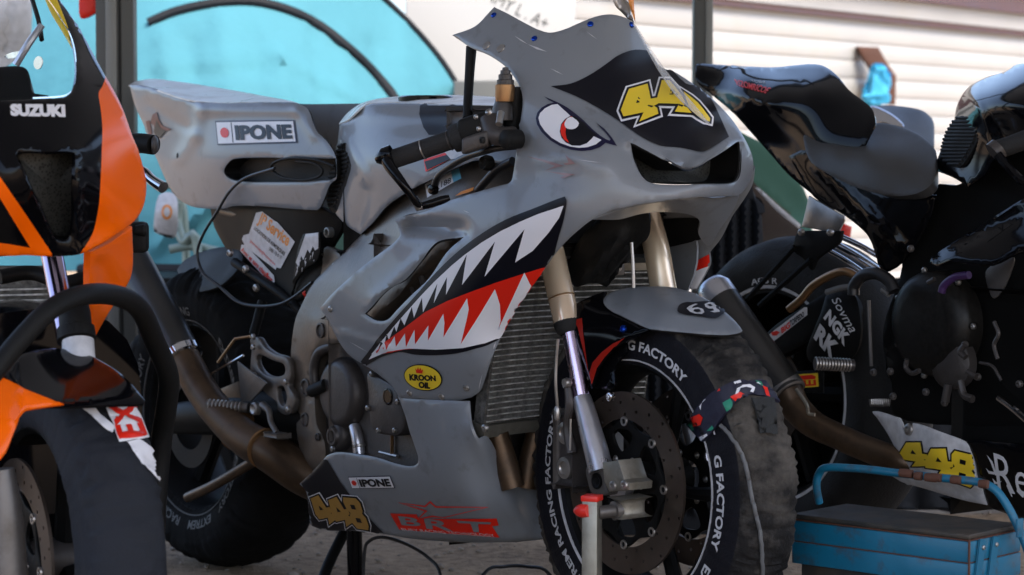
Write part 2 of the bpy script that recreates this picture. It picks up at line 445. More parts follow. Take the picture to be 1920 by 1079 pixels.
def pl(fr, name, parent, mt, pts, r, thick=.012, holes=(), bevel=.002, smooth=True):
    """a plate lying in a bike's r = const plane, outline given where it is seen"""
    lp = [(cat_spline(l) if smooth else [Vector(p[:2]) for p in l]) for l in [pts]+list(holes)]
    L = []
    for l in lp:
        q = []
        for p in l:
            f, _, z = fr.loc(fr.p(p[0], p[1], r)); q.append((f, z))
        L.append(q)
    return plate(name, parent, mt, L, fr.W(0, r-thick/2, 0), fr.h, fr.u, thick, bevel)
def box(name, parent, mt, c, ux, uy, uz, dx, dy, dz, bevel=.002, seg=2):
    c = Vector(c); ux, uy, uz = [Vector(a).normalized() for a in (ux, uy, uz)]; bm = bmesh.new(); bmesh.ops.create_cube(bm, size=1)
    for v in bm.verts: q = v.co.copy(); v.co = c+ux*q.x*dx+uy*q.y*dy+uz*q.z*dz
    if bevel: bmesh.ops.bevel(bm, geom=list(bm.edges), offset=bevel, segments=seg, affect='EDGES', profile=.5)
    bmesh.ops.recalc_face_normals(bm, faces=bm.faces); bm.verts.index_update()
    V = [x.co.copy() for x in bm.verts]; F = [tuple(x.index for x in f.verts) for f in bm.faces]; bm.free()
    return mk(name, parent, mt, V, F)
def bolt(parent, mt, p, n, r=.005, name='bolt', h=None):
    h = h or r*.6; return lathe(name, parent, mt, p, n, [(-r*.5, r), (0, r), (h*.6, r*.92), (h, r*.6), (h, r*.42), (h*.45, r*.38), (h*.4, 0)], 14)
X3, Y3, Z3 = Vector((1, 0, 0)), Vector((0, 1, 0)), Vector((0, 0, 1))

def bolt_at(o, mt, x, y, r=.005, name='bolt'):
    h = hit([o], x, y, 0.)
    if h: return bolt(o, mt, h[0], h[1], r, name)

mat('top_highlight_white', (.8,.79,.77), .3, var=.06, vscale=8, dirt=(.4,.33,.25), dscale=12, damt=.8)  # sun and sky glare on upward faces, painted as a white colour
mat('louvre', (.36,.35,.33), .45, .2, var=.5, vscale=120)
mat('decal_dim', (.06,.06,.06), .6)
mat('dull_steel', (.13,.12,.115), .4, .6, var=.2, vscale=20)

def loft(name, parent, mt, fr, S, seg=20, p=2.6):
    """sections (f, z, half width, half height) along the machine, superelliptic"""
    V = []; F = []; Q = []
    for i in range(len(S)-1):
        p0 = S[max(0, i-1)]; p1 = S[i]; p2 = S[i+1]; p3 = S[min(len(S)-1, i+2)]
        for j in range(5):
            t = j/5; Q.append([.5*((2*b)+(c-a_)*t+(2*a_-5*b+4*c-d_)*t*t+(3*b-a_-3*c+d_)*t**3) for a_, b, c, d_ in zip(p0, p1, p2, p3)])
    Q.append(list(S[-1])); n = len(Q)
    for f, z, w, h in Q:
        for k in range(seg):
            g = 2*math.pi*k/seg; c, s = math.cos(g), math.sin(g); e = 2/p
            V.append(fr.W(f, math.copysign(abs(c)**e, c)*max(w, .002), z+math.copysign(abs(s)**e, s)*max(h, .002)))
    for i in range(n-1):
        for k in range(seg): A = i*seg+k; B = i*seg+(k+1) % seg; F.append((A, B, B+seg, A+seg))
    F.append(tuple(reversed(range(seg)))); F.append(tuple(range((n-1)*seg, n*seg)))
    o = mk(name, parent, mt, V, F); fixn(o); return o

cm_ = mat('clear_edge_highlight', (.85,.86,.88), .1, alpha=.3)  # clear plastic whitened to carry an edge highlight
# ================================================================== THE SETTING
def soil():
    m = bpy.data.materials.new('sandy_soil'); m.use_nodes = True; n = m.node_tree.nodes; l = m.node_tree.links; b = n['Principled BSDF']
    tc = n.new('ShaderNodeTexCoord'); b.inputs['Roughness'].default_value = .9
    def nz(s, d=8): x = n.new('ShaderNodeTexNoise'); x.inputs['Scale'].default_value = s; x.inputs['Detail'].default_value = d; l.new(tc.outputs['Object'], x.inputs['Vector']); return x
    a, c, d = nz(3), nz(38, 10), nz(150, 4)
    r = n.new('ShaderNodeValToRGB'); r.color_ramp.elements[0].position = .36; r.color_ramp.elements[0].color = (.17,.115,.07,1); r.color_ramp.elements[1].position = .68; r.color_ramp.elements[1].color = (.46,.33,.21,1)
    e = r.color_ramp.elements.new(.5); e.color = (.32,.225,.14,1)
    ad = n.new('ShaderNodeMath'); ad.operation = 'MULTIPLY_ADD'; ad.inputs[1].default_value = .55; l.new(c.outputs[0], ad.inputs[0])
    m2 = n.new('ShaderNodeMath'); m2.operation = 'MULTIPLY'; m2.inputs[1].default_value = .45; l.new(a.outputs[0], m2.inputs[0]); l.new(m2.outputs[0], ad.inputs[2])
    l.new(ad.outputs[0], r.inputs[0]); l.new(r.outputs[0], b.inputs['Base Color'])
    bp = n.new('ShaderNodeBump'); bp.inputs['Distance'].default_value = .012; bp.inputs['Strength'].default_value = .8
    a2 = n.new('ShaderNodeMath'); a2.operation = 'ADD'; l.new(c.outputs[0], a2.inputs[0]); l.new(d.outputs[0], a2.inputs[1]); l.new(a2.outputs[0], bp.inputs['Height']); l.new(bp.outputs[0], b.inputs['Normal'])
    MATS['soil'] = m
soil()
# ground: finely uneven where it is seen, coarse out to the horizon
def ground():
    xs = sorted(set([-200, -80, -30, -12, -6]+[round(-4+.05*i, 3) for i in range(161)]+[6, 12, 30, 80, 200]))
    ys = sorted(set([-200, -60, -20, -6, 0]+[round(2+.05*i, 3) for i in range(141)]+[12, 20, 60, 200]))
    V = []; F = []
    for y in ys:
        for x in xs:
            z = noise.noise(Vector((x*1.3, y*1.3, 0)))*.008+noise.noise(Vector((x*9, y*9, 3)))*.004
            V.append((x, y, z-.012))
    w = len(xs)
    for j in range(len(ys)-1):
        for i in range(w-1): F.append((j*w+i, j*w+i+1, (j+1)*w+i+1, (j+1)*w+i))
    tag(mk('ground', None, 'soil', V, F, bvh=True), kind='structure')
ground()
# pebbles scattered on the soil, nobody could count them
def pebbles():
    bm = bmesh.new(); rnd = random.Random(3)
    for k in range(1500):
        x = rnd.uniform(-1.3, 1.4); y = rnd.uniform(3.6, 7.2); s = rnd.uniform(.002, .008)*(1.8 if rnd.random() < .06 else 1)
        r = bmesh.ops.create_icosphere(bm, subdivisions=1, radius=s); q = Vector((rnd.random()*9, 0, 0))
        for v in r['verts']:
            v.co *= 1+.3*noise.noise(v.co*90+q); v.co.z *= .6; v.co += Vector((x, y, -.008+noise.noise(Vector((x*1.3, y*1.3, 0)))*.008))
    me = bpy.data.meshes.new('pebbles'); bm.to_mesh(me); bm.free(); mat('pebble', (.27,.23,.19), .85, var=.4, vscale=9); me.materials.append(M('pebble'))
    o = bpy.data.objects.new('pebbles', me); COL.objects.link(o); tag(o, 'small loose pebbles strewn over the sandy ground under the bikes', 'gravel', kind='stuff')
pebbles()
# --- caravan: cream ribbed side receding to the right
CA = Vector((.75, 10.0, 0)); CD = Vector((.5816, .8135, 0)); CN = Vector((-.8135, .5816, 0))*-1   # CN faces the camera
def cw(t, z, d=0): return CA+CD*t+Z3*z+CN*d
car = root('caravan', CA, 'cream caravan with ribbed side and brown stripes behind the motorcycles', 'caravan')
def ribs():
    n = 0; prof = []
    z = -.05; lst = []
    t0, t1 = -1.75, 4.3
    pitch = .082
    mesh0 = None; zs = []
    while z < 1.48: zs.append(z); z += pitch
    for i, z in enumerate(zs):
        if mesh0 is None:
            pr = [(0, 0), (.0015, .003), (.003, .012), (.0045, .03), (.0045, .052), (.003, .067), (.0015, .075), (0, .079)]
            V = []; F = []
            for t in (t0, t1):
                for d, h in pr: V.append(cw(t, z+h, d))
            k = len(pr)
            for j in range(k-1): F.append((j, j+1, j+1+k, j+k))
            F.append(tuple(range(k))); F.append(tuple(reversed(range(k, 2*k))))
            mesh0 = mk('rib', car, 'caravan_cream', V, F); base = mesh0.location.copy(); fixn(mesh0)
        else:
            o = mesh0.copy(); COL.objects.link(o); o.parent = car; o.location = base+Z3*(z-zs[0])
    return zs[-1]+pitch
ztop = ribs()
box('wall', car, 'caravan_cream', cw(1.3, .95, -.05), CD, CN, Z3, 6.1, .09, 2.2, .01)
box('brown_band', car, 'caravan_brown', cw(1.3, 1.73, .004), CD, CN, Z3, 6.05, .03, .17, .006)
box('stripe', car, 'caravan_brown', cw(1.3, 1.545, .006), CD, CN, Z3, 6.05, .03, .028, .004)
box('roof', car, 'caravan_cream', cw(1.3, 2.1, -1.0), CD, CN, Z3, 6.2, 2.1, .06, .02)
# window on the far right of the caravan top
# --- gazebo over the bikes
gz = root('gazebo', (0, 4.2, 0), 'gazebo with dark square poles standing over the parked racing motorcycles', 'gazebo')
def pole(name, x0, x1, Y, mt, ribs=True):
    a, b = atY(x0, 300, Y), atY(x1, 300, Y); w = (b-a).length; c = (a+b)/2
    o = box(name, gz, mt, (c.x, Y, 1.15), X3, Y3, Z3, w, .06, 2.4, .004)
    if ribs:
        box('rib', o, 'pole_light', (a.x+w*.42, Y-.033, 1.15), X3, Y3, Z3, w*.3, .008, 2.38, .002)
        box('rib', o, 'black_plastic', (a.x+w*.64, Y-.031, 1.15), X3, Y3, Z3, w*.05, .006, 2.38, .001)
    return o
pole('pole', 185, 256, 5.95, 'gazebo_pole')
p2 = pole('pole', 1298, 1334, 6.3, 'gazebo_pole', False)
a = atY(1318, 300, 6.3); box('rib', p2, 'pole_light', (a.x+.012, 6.267, 1.15), X3, Y3, Z3, .018, .006, 2.38, .001)
CANOPY = True
if CANOPY:  # unseen roof implied by the poles; reach and tone shaped to shade the bikes
    cm = mat('shade_canopy_cloth', (.09,.09,.095), .8); n = cm.node_tree.nodes; l = cm.node_tree.links
    tr = n.new('ShaderNodeBsdfTranslucent'); tr.inputs[0].default_value = (.1,.1,.1,1); mx = n.new('ShaderNodeMixShader'); mx.inputs[0].default_value = .6
    l.new(n['Principled BSDF'].outputs[0], mx.inputs[1]); l.new(tr.outputs[0], mx.inputs[2]); l.new(mx.outputs[0], n['Material Output'].inputs[0])
    V = []; F = []; xs = [-2.7, 0, 2.7]; 
    V = [(-2.2, .2, 2.3), (2.9, .2, 2.3), (2.9, 6.5, 2.3), (-2.2, 6.5, 2.3), (.3, 3.3, 2.95), (-2.2, .2, 2.12), (2.9, .2, 2.12), (2.9, 6.5, 2.12), (-2.2, 6.5, 2.12)]
    F = [(0, 1, 4), (1, 2, 4), (2, 3, 4), (3, 0, 4), (5, 6, 1, 0), (6, 7, 2, 1), (7, 8, 3, 2), (8, 5, 0, 3)]
    mk('shade_canopy', gz, 'shade_canopy_cloth', V, F)
# --- cyan dome tent
def tent():
    t = root('dome_tent', (-.9, 8.2, 0), 'bright cyan dome tent with black pole sleeves behind the grey motorcycle', 'tent')
    # edge curve (right silhouette) and left; surface bulging towards the camera
    out = [(-60, -90), (200, -110), (420, -120), (600, -90), (700, -20), (750, 25), (800, 78), (840, 130), (872, 190), (890, 260), (900, 350), (905, 515, 1), (600, 520), (300, 512), (120, 508), (-60, 505, 1), (-90, 200)]
    c = [(200, -90, 8.3), (600, -90, 8.3), (750, 25, 8.4), (872, 190, 8.4), (905, 515, 8.1), (600, 520, 7.3), (300, 512, 7.2), (-60, 505, 7.6), (-80, 200, 8.2), (400, 100, 7.7), (500, 350, 7.25), (250, 300, 7.4), (700, 250, 7.8)]
    sk = panel('fabric', t, 'canvas_cyan', None, out, c, mode='Y', step=16, thick=.004, roll=0, bumps=[(300+k*57, 60+30*math.sin(k*2.1), 350+k*55, 420, 13+5*math.sin(k), (.03 if k % 2 else -.025)) for k in range(9)]+[(280, 150, 500, 130, 12, .03), (520, 100, 700, 200, 10, -.03), (320, 220, 460, 300, 10, .02), (280, 470, 400, 380, 10, -.03)])
    def sleeve(pts, rd):
        q = [hit([sk], x, y, .004)[0] for x, y in [tuple(p) for p in cat_spline([(a, b) for a, b in pts], False, 3)] if hit([sk], x, y)]
        tube('pole_sleeve', t, 'tent_black', q, rd, 8, straight=True)
    sleeve([(280, 46), (330, 25), (400, 10), (470, 6), (540, 22), (600, 52), (660, 100), (705, 145), (740, 190), (770, 260), (790, 340)], .018)
    sleeve([(707, -12), (752, 30), (800, 82), (838, 132), (866, 185), (884, 255)], .011)
    hem = [hit([sk], x, y, .01)[0] for x, y in [(130+12*k, 507+.004*(k-20)**2) for k in range(62)] if hit([sk], x, y)]
    tube('hem', t, 'tent_black', hem, .018, 8, straight=True)
    tag(t); return t
tent()
def wallthing(name, label, cat, mt, pts, Y, depth=.3, bev=.01, extra=None):
    P = [atY(x, y, Y) for x, y in pts]; L = [(p.x, p.z) for p in P]; c = P[0].copy()
    r = plate(name, None, mt, [L], (0, Y+depth/2, 0), X3, Z3, depth, bev); tag(r, label, cat); return r
wallthing('hedge_screen', 'dark green windbreak screen low between the tail of the grey bike and the tank', 'windbreak', 'tent_green', [(575, 206), (660, 206), (960, 212), (960, 872), (600, 872), (600, 330), (575, 330)], 7.0, .06)
wallthing('wooden_board', 'weathered wooden board propped in front of the green windbreak', 'board', 'wood', [(560, 240), (700, 250), (700, 300), (560, 294)], 6.95, .04)

wallthing('awning', 'plain white awning sheet between the cyan tent and the ribbed caravan', 'awning', 'awning_white', [(760, -80), (1085, -80), (1075, 135), (1070, 768), (760, 768)], 8.55, .03)
wallthing('grey_backing', 'dull grey crate for the grey shadow between the tent and the cockpit of the grey bike', 'backing', 'pole_light', [(850, 152), (1010, 150), (1010, 790), (850, 790)], 8.22, .3)  # grey shadow below the awning, built as a plain grey slab

aw = [o for o in bpy.data.objects if o.name == 'awning'][0]
BV[aw] = BVHTree.FromPolygons([tuple(WL[aw]+v.co) for v in aw.data.vertices], [tuple(p.vertices) for p in aw.data.polygons])
d = Decal('hand_lettering', aw, [aw], .002); d.text('pole_light', 'JIMMY L . A+', [(903,-30),(1032,36),(1018,62),(889,-4)], bold=.0); d.build()
# ================================================================== GREY RACING MOTORCYCLE
HB = Frame(X0 := (1236-960)/FPX*4.1, 4.1)
hero = root('racing_motorcycle', HB.W(-.69, 0, 0), 'grey racing motorcycle with shark mouth and cartoon eye on its fairing, number 448', 'motorcycle', 'racing motorcycles parked side by side')
P = HB.p
# ---- front fairing (screen, nose and flank in one shell)
front_outline = [(846,65,1),(880,53),(897,42),(912,26),(925,12,1),(950,24),(985,43),(1010,55),(1032,60),(1060,53),(1090,40),(1120,29),(1148,26),(1175,33),(1190,44),
 (1205,68),(1222,98),(1240,124),(1265,133),(1300,155),(1335,182),(1365,212),(1390,245),(1408,278),(1415,305),(1413,330),(1402,352),(1385,367),(1345,370),(1300,371),(1240,378),
 (1180,388),(1140,398),(1110,413),(1085,432),(1060,455),(1035,484),(1022,503),(997,538),(963,586),(940,631),(925,665),(912,702),(900,734),(883,747,1),(856,753),(826,754),(773,749),(746,747,1),
 (742,738),(727,719),(695,694),(678,684),(651,665),(632,639),(615,605),(598,578,1),(628,544),(685,494),(731,460),(748,441),(746,426),(739,413,1),(758,407),(796,397),(837,378),(889,361),(934,348),(955,341),
 (961,320),(966,285),(972,240),(978,195),(976,170),(965,148),(950,128),(930,112),(905,98),(880,88)]
front_ctrl = [(846,65,.175),(925,15,.14),(920,90,.185),(1000,72,.15),(1035,60,.13),(1100,40,.085),(1150,25,.045),(1190,42,.0),(1215,85,-.03),(1240,130,-.05),
 (960,135,.19),(980,200,.205),(970,280,.215),(963,345,.225),(1050,160,.158),(1100,120,.11),(1160,110,.06),(1120,200,.125),(1180,200,.085),(1250,200,.025),(1300,200,-.025),(1340,195,-.075),(1290,150,-.07),
 (1330,180,-.1),(1395,250,-.15),(1415,310,-.17),(1402,352,-.165),(1080,240,.185),(1180,265,.13),(1150,310,.17),(1260,290,.06),(1300,300,.03),(1345,290,-.01),(1240,350,.105),(1300,358,.05),(1375,358,-.08),(1330,235,-.055),
 (1050,300,.212),(1100,365,.205),(1200,372,.14),(1060,380,.225),(745,415,.235),(840,380,.232),(605,575,.25),(680,680,.235),(745,745,.225),(890,745,.195),(940,630,.2),(1000,535,.21),(1035,485,.21),(870,560,.25),(800,520,.252),(720,600,.257),(960,400,.242),(900,680,.218),(820,680,.238),(700,500,.245),(740,415,.238),
 (1000,300,.218),(1020,380,.232)]
intake = [(1182,268),(1206,277),(1240,296),(1266,312),(1290,321),(1316,311),(1335,298),(1363,280),(1386,264),(1390,285),(1390,306),(1387,330),(1376,343),(1350,346),(1319,345),(1290,346),(1256,346),(1224,343),(1206,331),(1193,306)]
slot = [(868,443,1),(834,475),(803,521),(770,553),(742,582),(725,600),(704,602),(682,589,1),(700,571),(725,545),(758,525),(788,491),(805,465),(826,449)]
TF = TPS(front_ctrl, .008)
fair = panel('front_fairing', hero, 'grey_paint', HB, front_outline, TF, [intake, slot], back='black_plastic', step=10, bumps=[
 (1176,262,1262,303,12,.012),(1262,303,1300,312,12,.012),(1300,312,1392,262,11,.012),   # lip over the intake
 (985,185,1130,250,16,.004),(1150,262,1060,290,20,.004),
 (770,425,862,432,13,-.022),                                                  # scoop above the side vent
 (965,290,1130,300,28,.006),(640,625,735,655,6,.005),(700,560,820,455,7,.004)])
# intake ducts: walls going in, mesh at the back
def duct(name, parent, loop, T, fr, depth, mt, backm, shrink=.86):
    L = cat_spline(loop); cx = sum(p[0] for p in L)/len(L); cy = sum(p[1] for p in L)/len(L)
    z = T([tuple(p) for p in L]); A = [fr.p(p[0], p[1], float(k)) for p, k in zip(L, z)]
    c = sum(A, Vector())/len(A)
    B = [c+(a-c)*(1+(shrink-1)*.5)+depth*.5 for a in A]; C = [c+(a-c)*shrink+depth for a in A]; n = len(A)
    V = A+B+C; F = [(i, (i+1) % n, n+(i+1) % n, n+i) for i in range(n)]+[(n+i, n+(i+1) % n, 2*n+(i+1) % n, 2*n+i) for i in range(n)]
    o = mk(name, parent, mt, V, F)
    V2 = [c+depth*.97]+[p-depth*.03 for p in C]
    mk('mesh_screen', o, backm, V2, [(0, 1+i, 1+(i+1) % n) for i in range(n)])
    return o
def grille_mat(name, col, scale):
    m = mat(name, col, .5); n = m.node_tree.nodes; l = m.node_tree.links; tc = n.new('ShaderNodeTexCoord'); v = n.new('ShaderNodeTexVoronoi'); v.inputs['Scale'].default_value = scale
    l.new(tc.outputs['Object'], v.inputs['Vector']); r = n.new('ShaderNodeMapRange'); r.inputs[1].default_value = .25; r.inputs[2].default_value = .5; l.new(v.outputs['Distance'], r.inputs[0])
    mx = n.new('ShaderNodeMix'); mx.data_type = 'RGBA'; mx.inputs[6].default_value = (.002,.002,.002,1); mx.inputs[7].default_value = (*col, 1); l.new(r.outputs[0], mx.inputs[0]); l.new(mx.outputs[2], n['Principled BSDF'].inputs['Base Color'])
grille_mat('grille', (.05,.05,.045), 230)
duct('intake_duct', fair, intake, TF, HB, HB.h*-.07, 'black_plastic', 'grille', .9)
# windscreen brace visible under the screen tip and mirror stay
tube('screen_stay', hero, 'black_plastic', [P(884,88,.17),P(881,130,.175),P(878,180,.18),P(876,222,.19)], [.010,.009,.0085,.0085], 10)
for x, y in ((926,29),(1002,73),(1107,46),(1184,47)):
    h = hit([fair], x, y, .0); 
    if h: bolt(fair, 'blue_anod', h[0], h[1], .0055)
for x, y in ((912,86),(939,91)):
    h = hit([fair], x, y, .0); lathe('rivet', fair, 'steel', h[0], h[1], [(0, .0085), (.0012, .008), (.0016, .004), (.0008, 0)], 16)
for x, y in ((620,580),(768,737),(828,744),(875,728)):
    h = hit([fair], x, y, .0)
    if h: bolt(fair, 'steel', h[0], h[1], .0065)
# far flank and left half of the nose seen from other sides
def mirror_panel(name, parent, mt, outline, T, fr, thick=.004, k=.8):
    L = cat_spline(outline); v2, F = tri2d([L], 16, evenodd=True); R = T([(p.x, p.y) for p in v2]); V = []
    for p, r in zip(v2, R):
        f, rr, z = fr.loc(fr.p(p.x, p.y, float(r))); V.append(fr.W(f, -rr*k, z))
    nb = len(V); B = [p+fr.r*thick for p in V]; un = {}
    for t in F:
        for a, b in ((t[0], t[1]), (t[1], t[2]), (t[2], t[0])):
            if (b, a) in un: del un[(b, a)]
            else: un[(a, b)] = 1
    Fs = [tuple(f) for f in F]+[(a+nb, c+nb, b+nb) for a, b, c in F]+[(b, a, a+nb, b+nb) for a, b in un]
    o = mk(name, parent, mt, V+B, Fs); fixn(o); return o
mirror_panel('left_fairing', hero, 'grey_paint', [(960,560,1),(930,640),(883,747,1),(746,747,1),(678,684),(598,578,1),(685,494),(745,430),(837,378),(900,372,1),(930,450)], TF, HB)
# chin: the glossy underside of the nose, and the far cheek running down to its red and white tip
panel('chin_panel', hero, 'grey_paint', HB, [(1112,412,1),(1180,389),(1240,379),(1300,372),(1345,371),(1386,367,1),(1375,395),(1350,430),(1330,462),(1310,440),(1312,415),(1290,402),(1240,398),(1200,402),(1160,412)],
      [(1112,412,.19),(1180,389,.13),(1240,379,.085),(1300,372,.03),(1386,367,-.14),(1330,462,-.17),(1240,398,.03),(1160,412,.12),(1310,415,-.07)], step=12, roll=0)
cheek = panel('left_cheek', hero, 'grey_paint', HB, [(1416,315,1),(1412,345),(1398,372),(1373,408),(1352,448),(1329,476,1),(1330,497),(1318,520),(1303,546,1),(1268,534,1),(1264,500),(1250,478),(1215,478),(1210,440),(1230,400),(1290,380),(1350,368)],
      [(1416,315,-.172),(1373,408,-.2),(1329,476,-.215),(1303,546,-.22),(1268,534,-.215),(1250,478,-.2),(1210,440,-.17),(1230,400,-.14),(1290,380,-.13),(1350,368,-.15)], step=12)
d = Decal('tooth_print', cheek, [cheek])
d.poly('decal_red', [(1329,477),(1331,497),(1318,505),(1300,511),(1285,522),(1268,538),(1272,520),(1288,500)], grow=.4)
d.poly('decal_white', [(1329,499),(1317,522),(1303,546),(1268,536),(1286,521),(1302,510)], grow=.4); d.build()
d = Decal('vent_print', cheek, [cheek]); d.poly('black_plastic', [(1218,412),(1250,410),(1300,408),(1328,412),(1334,428),(1325,444),(1290,455),(1255,463),(1222,470)], smooth=True); d.build()
# ---- printing on the fairing
d = Decal('shark_mouth_print', fair, [fair])
mouth = [(1060,369,1),(1063,380),(1058,410),(1048,445),(1037,482),(1022,500),(1000,535),(968,580),(942,625),(938,634),(915,647),(888,655),(860,662),(820,666),(780,665),(750,660),(720,668),(697,680),(684,687),(676,681),(690,662),(712,632),(745,594),(780,555),(820,510),(860,472),(905,438),(950,412),(1000,392),(1040,376)]
d.poly('decal_black', mouth, smooth=True)
up = [(1056,386),(1040,394),(1000,410),(960,428),(915,452),(880,478),(840,510),(808,538),(780,565),(755,592),(733,617),(715,637),(700,660),(704,662),(709,645),(712,652),(722,628),(724,640),(734,615),(737,630),(748,603),(752,617),(762,590),(766,606),(776,570),(781,598),(795,558),(795,583),(818,537),(815,566),(845,520),(839,551),(878,479),(868,533),(929,453),(912,516),(988,428),(968,491),(1010,462),(1040,428),(1056,398)]
up = [(1058,386),(1040,392),(1010,402),(975,417),(940,434),(905,455),(872,479),(848,499),(815,530),(790,556),(765,584),(742,610),(722,634),(703,658),(698,664),(703,666),(711,655),(716,640),(722,648),(727,626),(731,637),(741,612),(745,622),(753,597),(760,610),(774,576),(778,596),(793,559),(795,586),(822,532),(815,569),(840,520),(838,553),(877,478),(868,535),(930,453),(910,519),(985,430),(967,492),(1000,470),(1030,436),(1050,408)]
d.poly('decal_white', up)
d.poly('decal_red', [(1022,500),(998,536),(968,580),(944,622),(935,632),(890,642),(830,650),(760,655),(715,664),(695,674),(700,666),(725,640),(760,615),(800,585),(840,565),(880,549),(930,530),(975,515)])
lw = [(694,673),(702,664),(707,656),(710,663),(722,650),(725,660),(738,640),(741,654),(758,630),(762,648),(779,620),(780,645),(806,610),(804,640),(834,586),(835,630),(879,559),(870,600),(865,646),(925,540),(935,565),(932,600),(938,616),(984,510),(997,535),(968,580),(944,621),(938,631),(910,642),(870,651),(820,655),(770,652),(730,658)]
lw = [(694,674),(706,655),(709,662),(723,641),(727,655),(743,630),(745,650),(762,625),(764,650),(780,618),(781,645),(806,610),(805,638),(834,588),(836,605),(834,632),(878,559),(881,580),(873,615),(866,645),(900,590),(930,541),(939,570),(940,600),(936,614),(985,510),(997,535),(968,580),(944,621),(938,632),(910,643),(870,652),(820,655),(770,653),(730,658)]
d.poly('decal_white', lw); d.build()
def ell(cx, cy, a, b, rot, n=40, t0=0, t1=360):
    r = math.radians(rot); return [(cx+a*math.cos(t)*math.cos(r)-b*math.sin(t)*math.sin(r), cy+a*math.cos(t)*math.sin(r)+b*math.sin(t)*math.cos(r)) for t in [math.radians(t0+(t1-t0)*k/n) for k in range(n)]]
d = Decal('cartoon_eye_print', fair, [fair])
ec = lambda x, y: (980+x/7.709, 160+y/7.709)
d.poly('decal_navy', [ec(*p) for p in [(310,172),(400,210),(520,265),(640,330),(760,420),(880,520),(1000,640),(1120,740),(1200,790),(1255,812),(1270,790),(1190,690),(1055,550),(1180,640),(1290,770),(1365,885),(1300,870),(1200,840),(1120,905),(990,948),(850,960),(700,940),(540,885),(400,800),(280,680),(215,570),(198,480),(220,400),(280,330),(360,285),(455,262),(380,225)]], step=7)
d.poly('decal_white', [ec(*p) for p in [(505,288),(690,458),(620,500),(565,570),(545,680),(570,770),(630,840),(720,885),(830,890),(930,855),(1000,790),(1030,752),(1140,805),(1060,870),(950,908),(820,918),(690,900),(560,850),(430,770),(330,670),(262,570),(240,480),(262,410),(330,345),(420,300)]], smooth=False, step=7)
d.poly('decal_black', [ec(*p) for p in [(700,462),(760,470),(880,560),(1000,680),(1090,745),(1030,752),(990,800),(920,850),(820,885),(720,880),(640,835),(580,770),(560,680),(575,580),(630,505)]], step=7)
d.poly('decal_red', [ec(*p) for p in [(705,472),(735,495),(660,520),(632,570),(640,630),(632,700),(645,780),(685,855),(620,810),(572,730),(560,660),(580,580),(640,510)]], step=7)
d.poly('decal_white', [ec(*p) for p in [(660,500),(730,492),(815,575),(810,610),(770,645),(715,657),(660,645),(628,610),(625,560)]], smooth=True, step=7); d.build()
d = Decal('black_nose_print', fair, [fair])
bn = [(1033,163,1),(1070,158),(1105,142),(1135,122),(1160,104),(1190,94),(1222,98),(1240,110),(1285,158),(1315,160),(1335,190),(1366,258,1),(1345,272),(1325,284),(1312,286),(1285,280),(1265,277),(1240,275),(1215,265),(1190,250),(1160,228),(1120,203),(1080,182)]
d.poly('decal_black', bn, smooth=True)
gl = lambda L, f: [f(*p) for p in L]
nc = lambda x, y: (1130+x/3.174, 60+y/3.174)
G4a = [(152,350),(262,319),(284,410),(324,403),(328,440),(302,452),(322,464),(329,498),(215,545),(241,490),(124,515),(108,478)]
G4b = [(350,300),(396,300),(432,342),(470,395),(486,430),(478,452),(500,462),(522,490),(425,485),(452,440),(326,437),(322,404)]
G8 = [(478,366),(520,398),(560,432),(598,476),(630,515),(628,538),(600,530),(560,508),(525,482),(508,455),(494,415)]
GL = [gl(g, nc) for g in (G4a, G4b, G8)]
d.glyphs([('decal_navy', 8.6), ('decal_white', 7.6), ('decal_black', 4.2), ('decal_yellow', 0)], GL)
for h in ([(208,398),(196,436),(240,428)], [(405,342),(396,386),(450,388)], [(560,470),(588,500),(600,520),(575,500)], [(302,452),(268,446),(262,452),(290,462)], [(478,448),(450,440),(440,448),(468,458)]):
    d.poly('decal_black', gl(h, nc), layer=4)
d.build()
# round oil badge
d = Decal('oil_badge', fair, [fair]); kc = lambda x, y: (560+x/2.631, 350+y/2.631)
d.poly('decal_black', [kc(*p) for p in ell(617, 941, 96, 64, 12)]); d.poly('decal_yellow', [kc(*p) for p in ell(617, 941, 91, 59, 12)])
d.text('decal_black', 'KROON', [kc(550,922),(kc(680,930)),(kc(683,958)),(kc(553,955))], bold=.06)
d.text('decal_black', 'OIL', [kc(598,958),(kc(655,965)),(kc(655,996)),(kc(598,990))], bold=.06)
d.poly('decal_red', [kc(*p) for p in [(583,893),(592,903),(597,887),(602,903),(609,890),(613,905),(622,899),(617,920),(588,916)]]); d.build()
# faint red reflections on the nose, painted as strokes
d = Decal('red_reflections', fair, [fair]); fc = lambda x, y: (820+x/2.697, y/2.697)
for L in ([(455,792),(540,808),(640,838),(545,865),(560,858),(600,840)], [(650,785),(700,828),(655,835),(640,828),(668,822)], [(545,866),(700,882),(640,905),(628,900),(650,888)]): d.poly('reflection_red', [fc(*p) for p in L])
d.build()
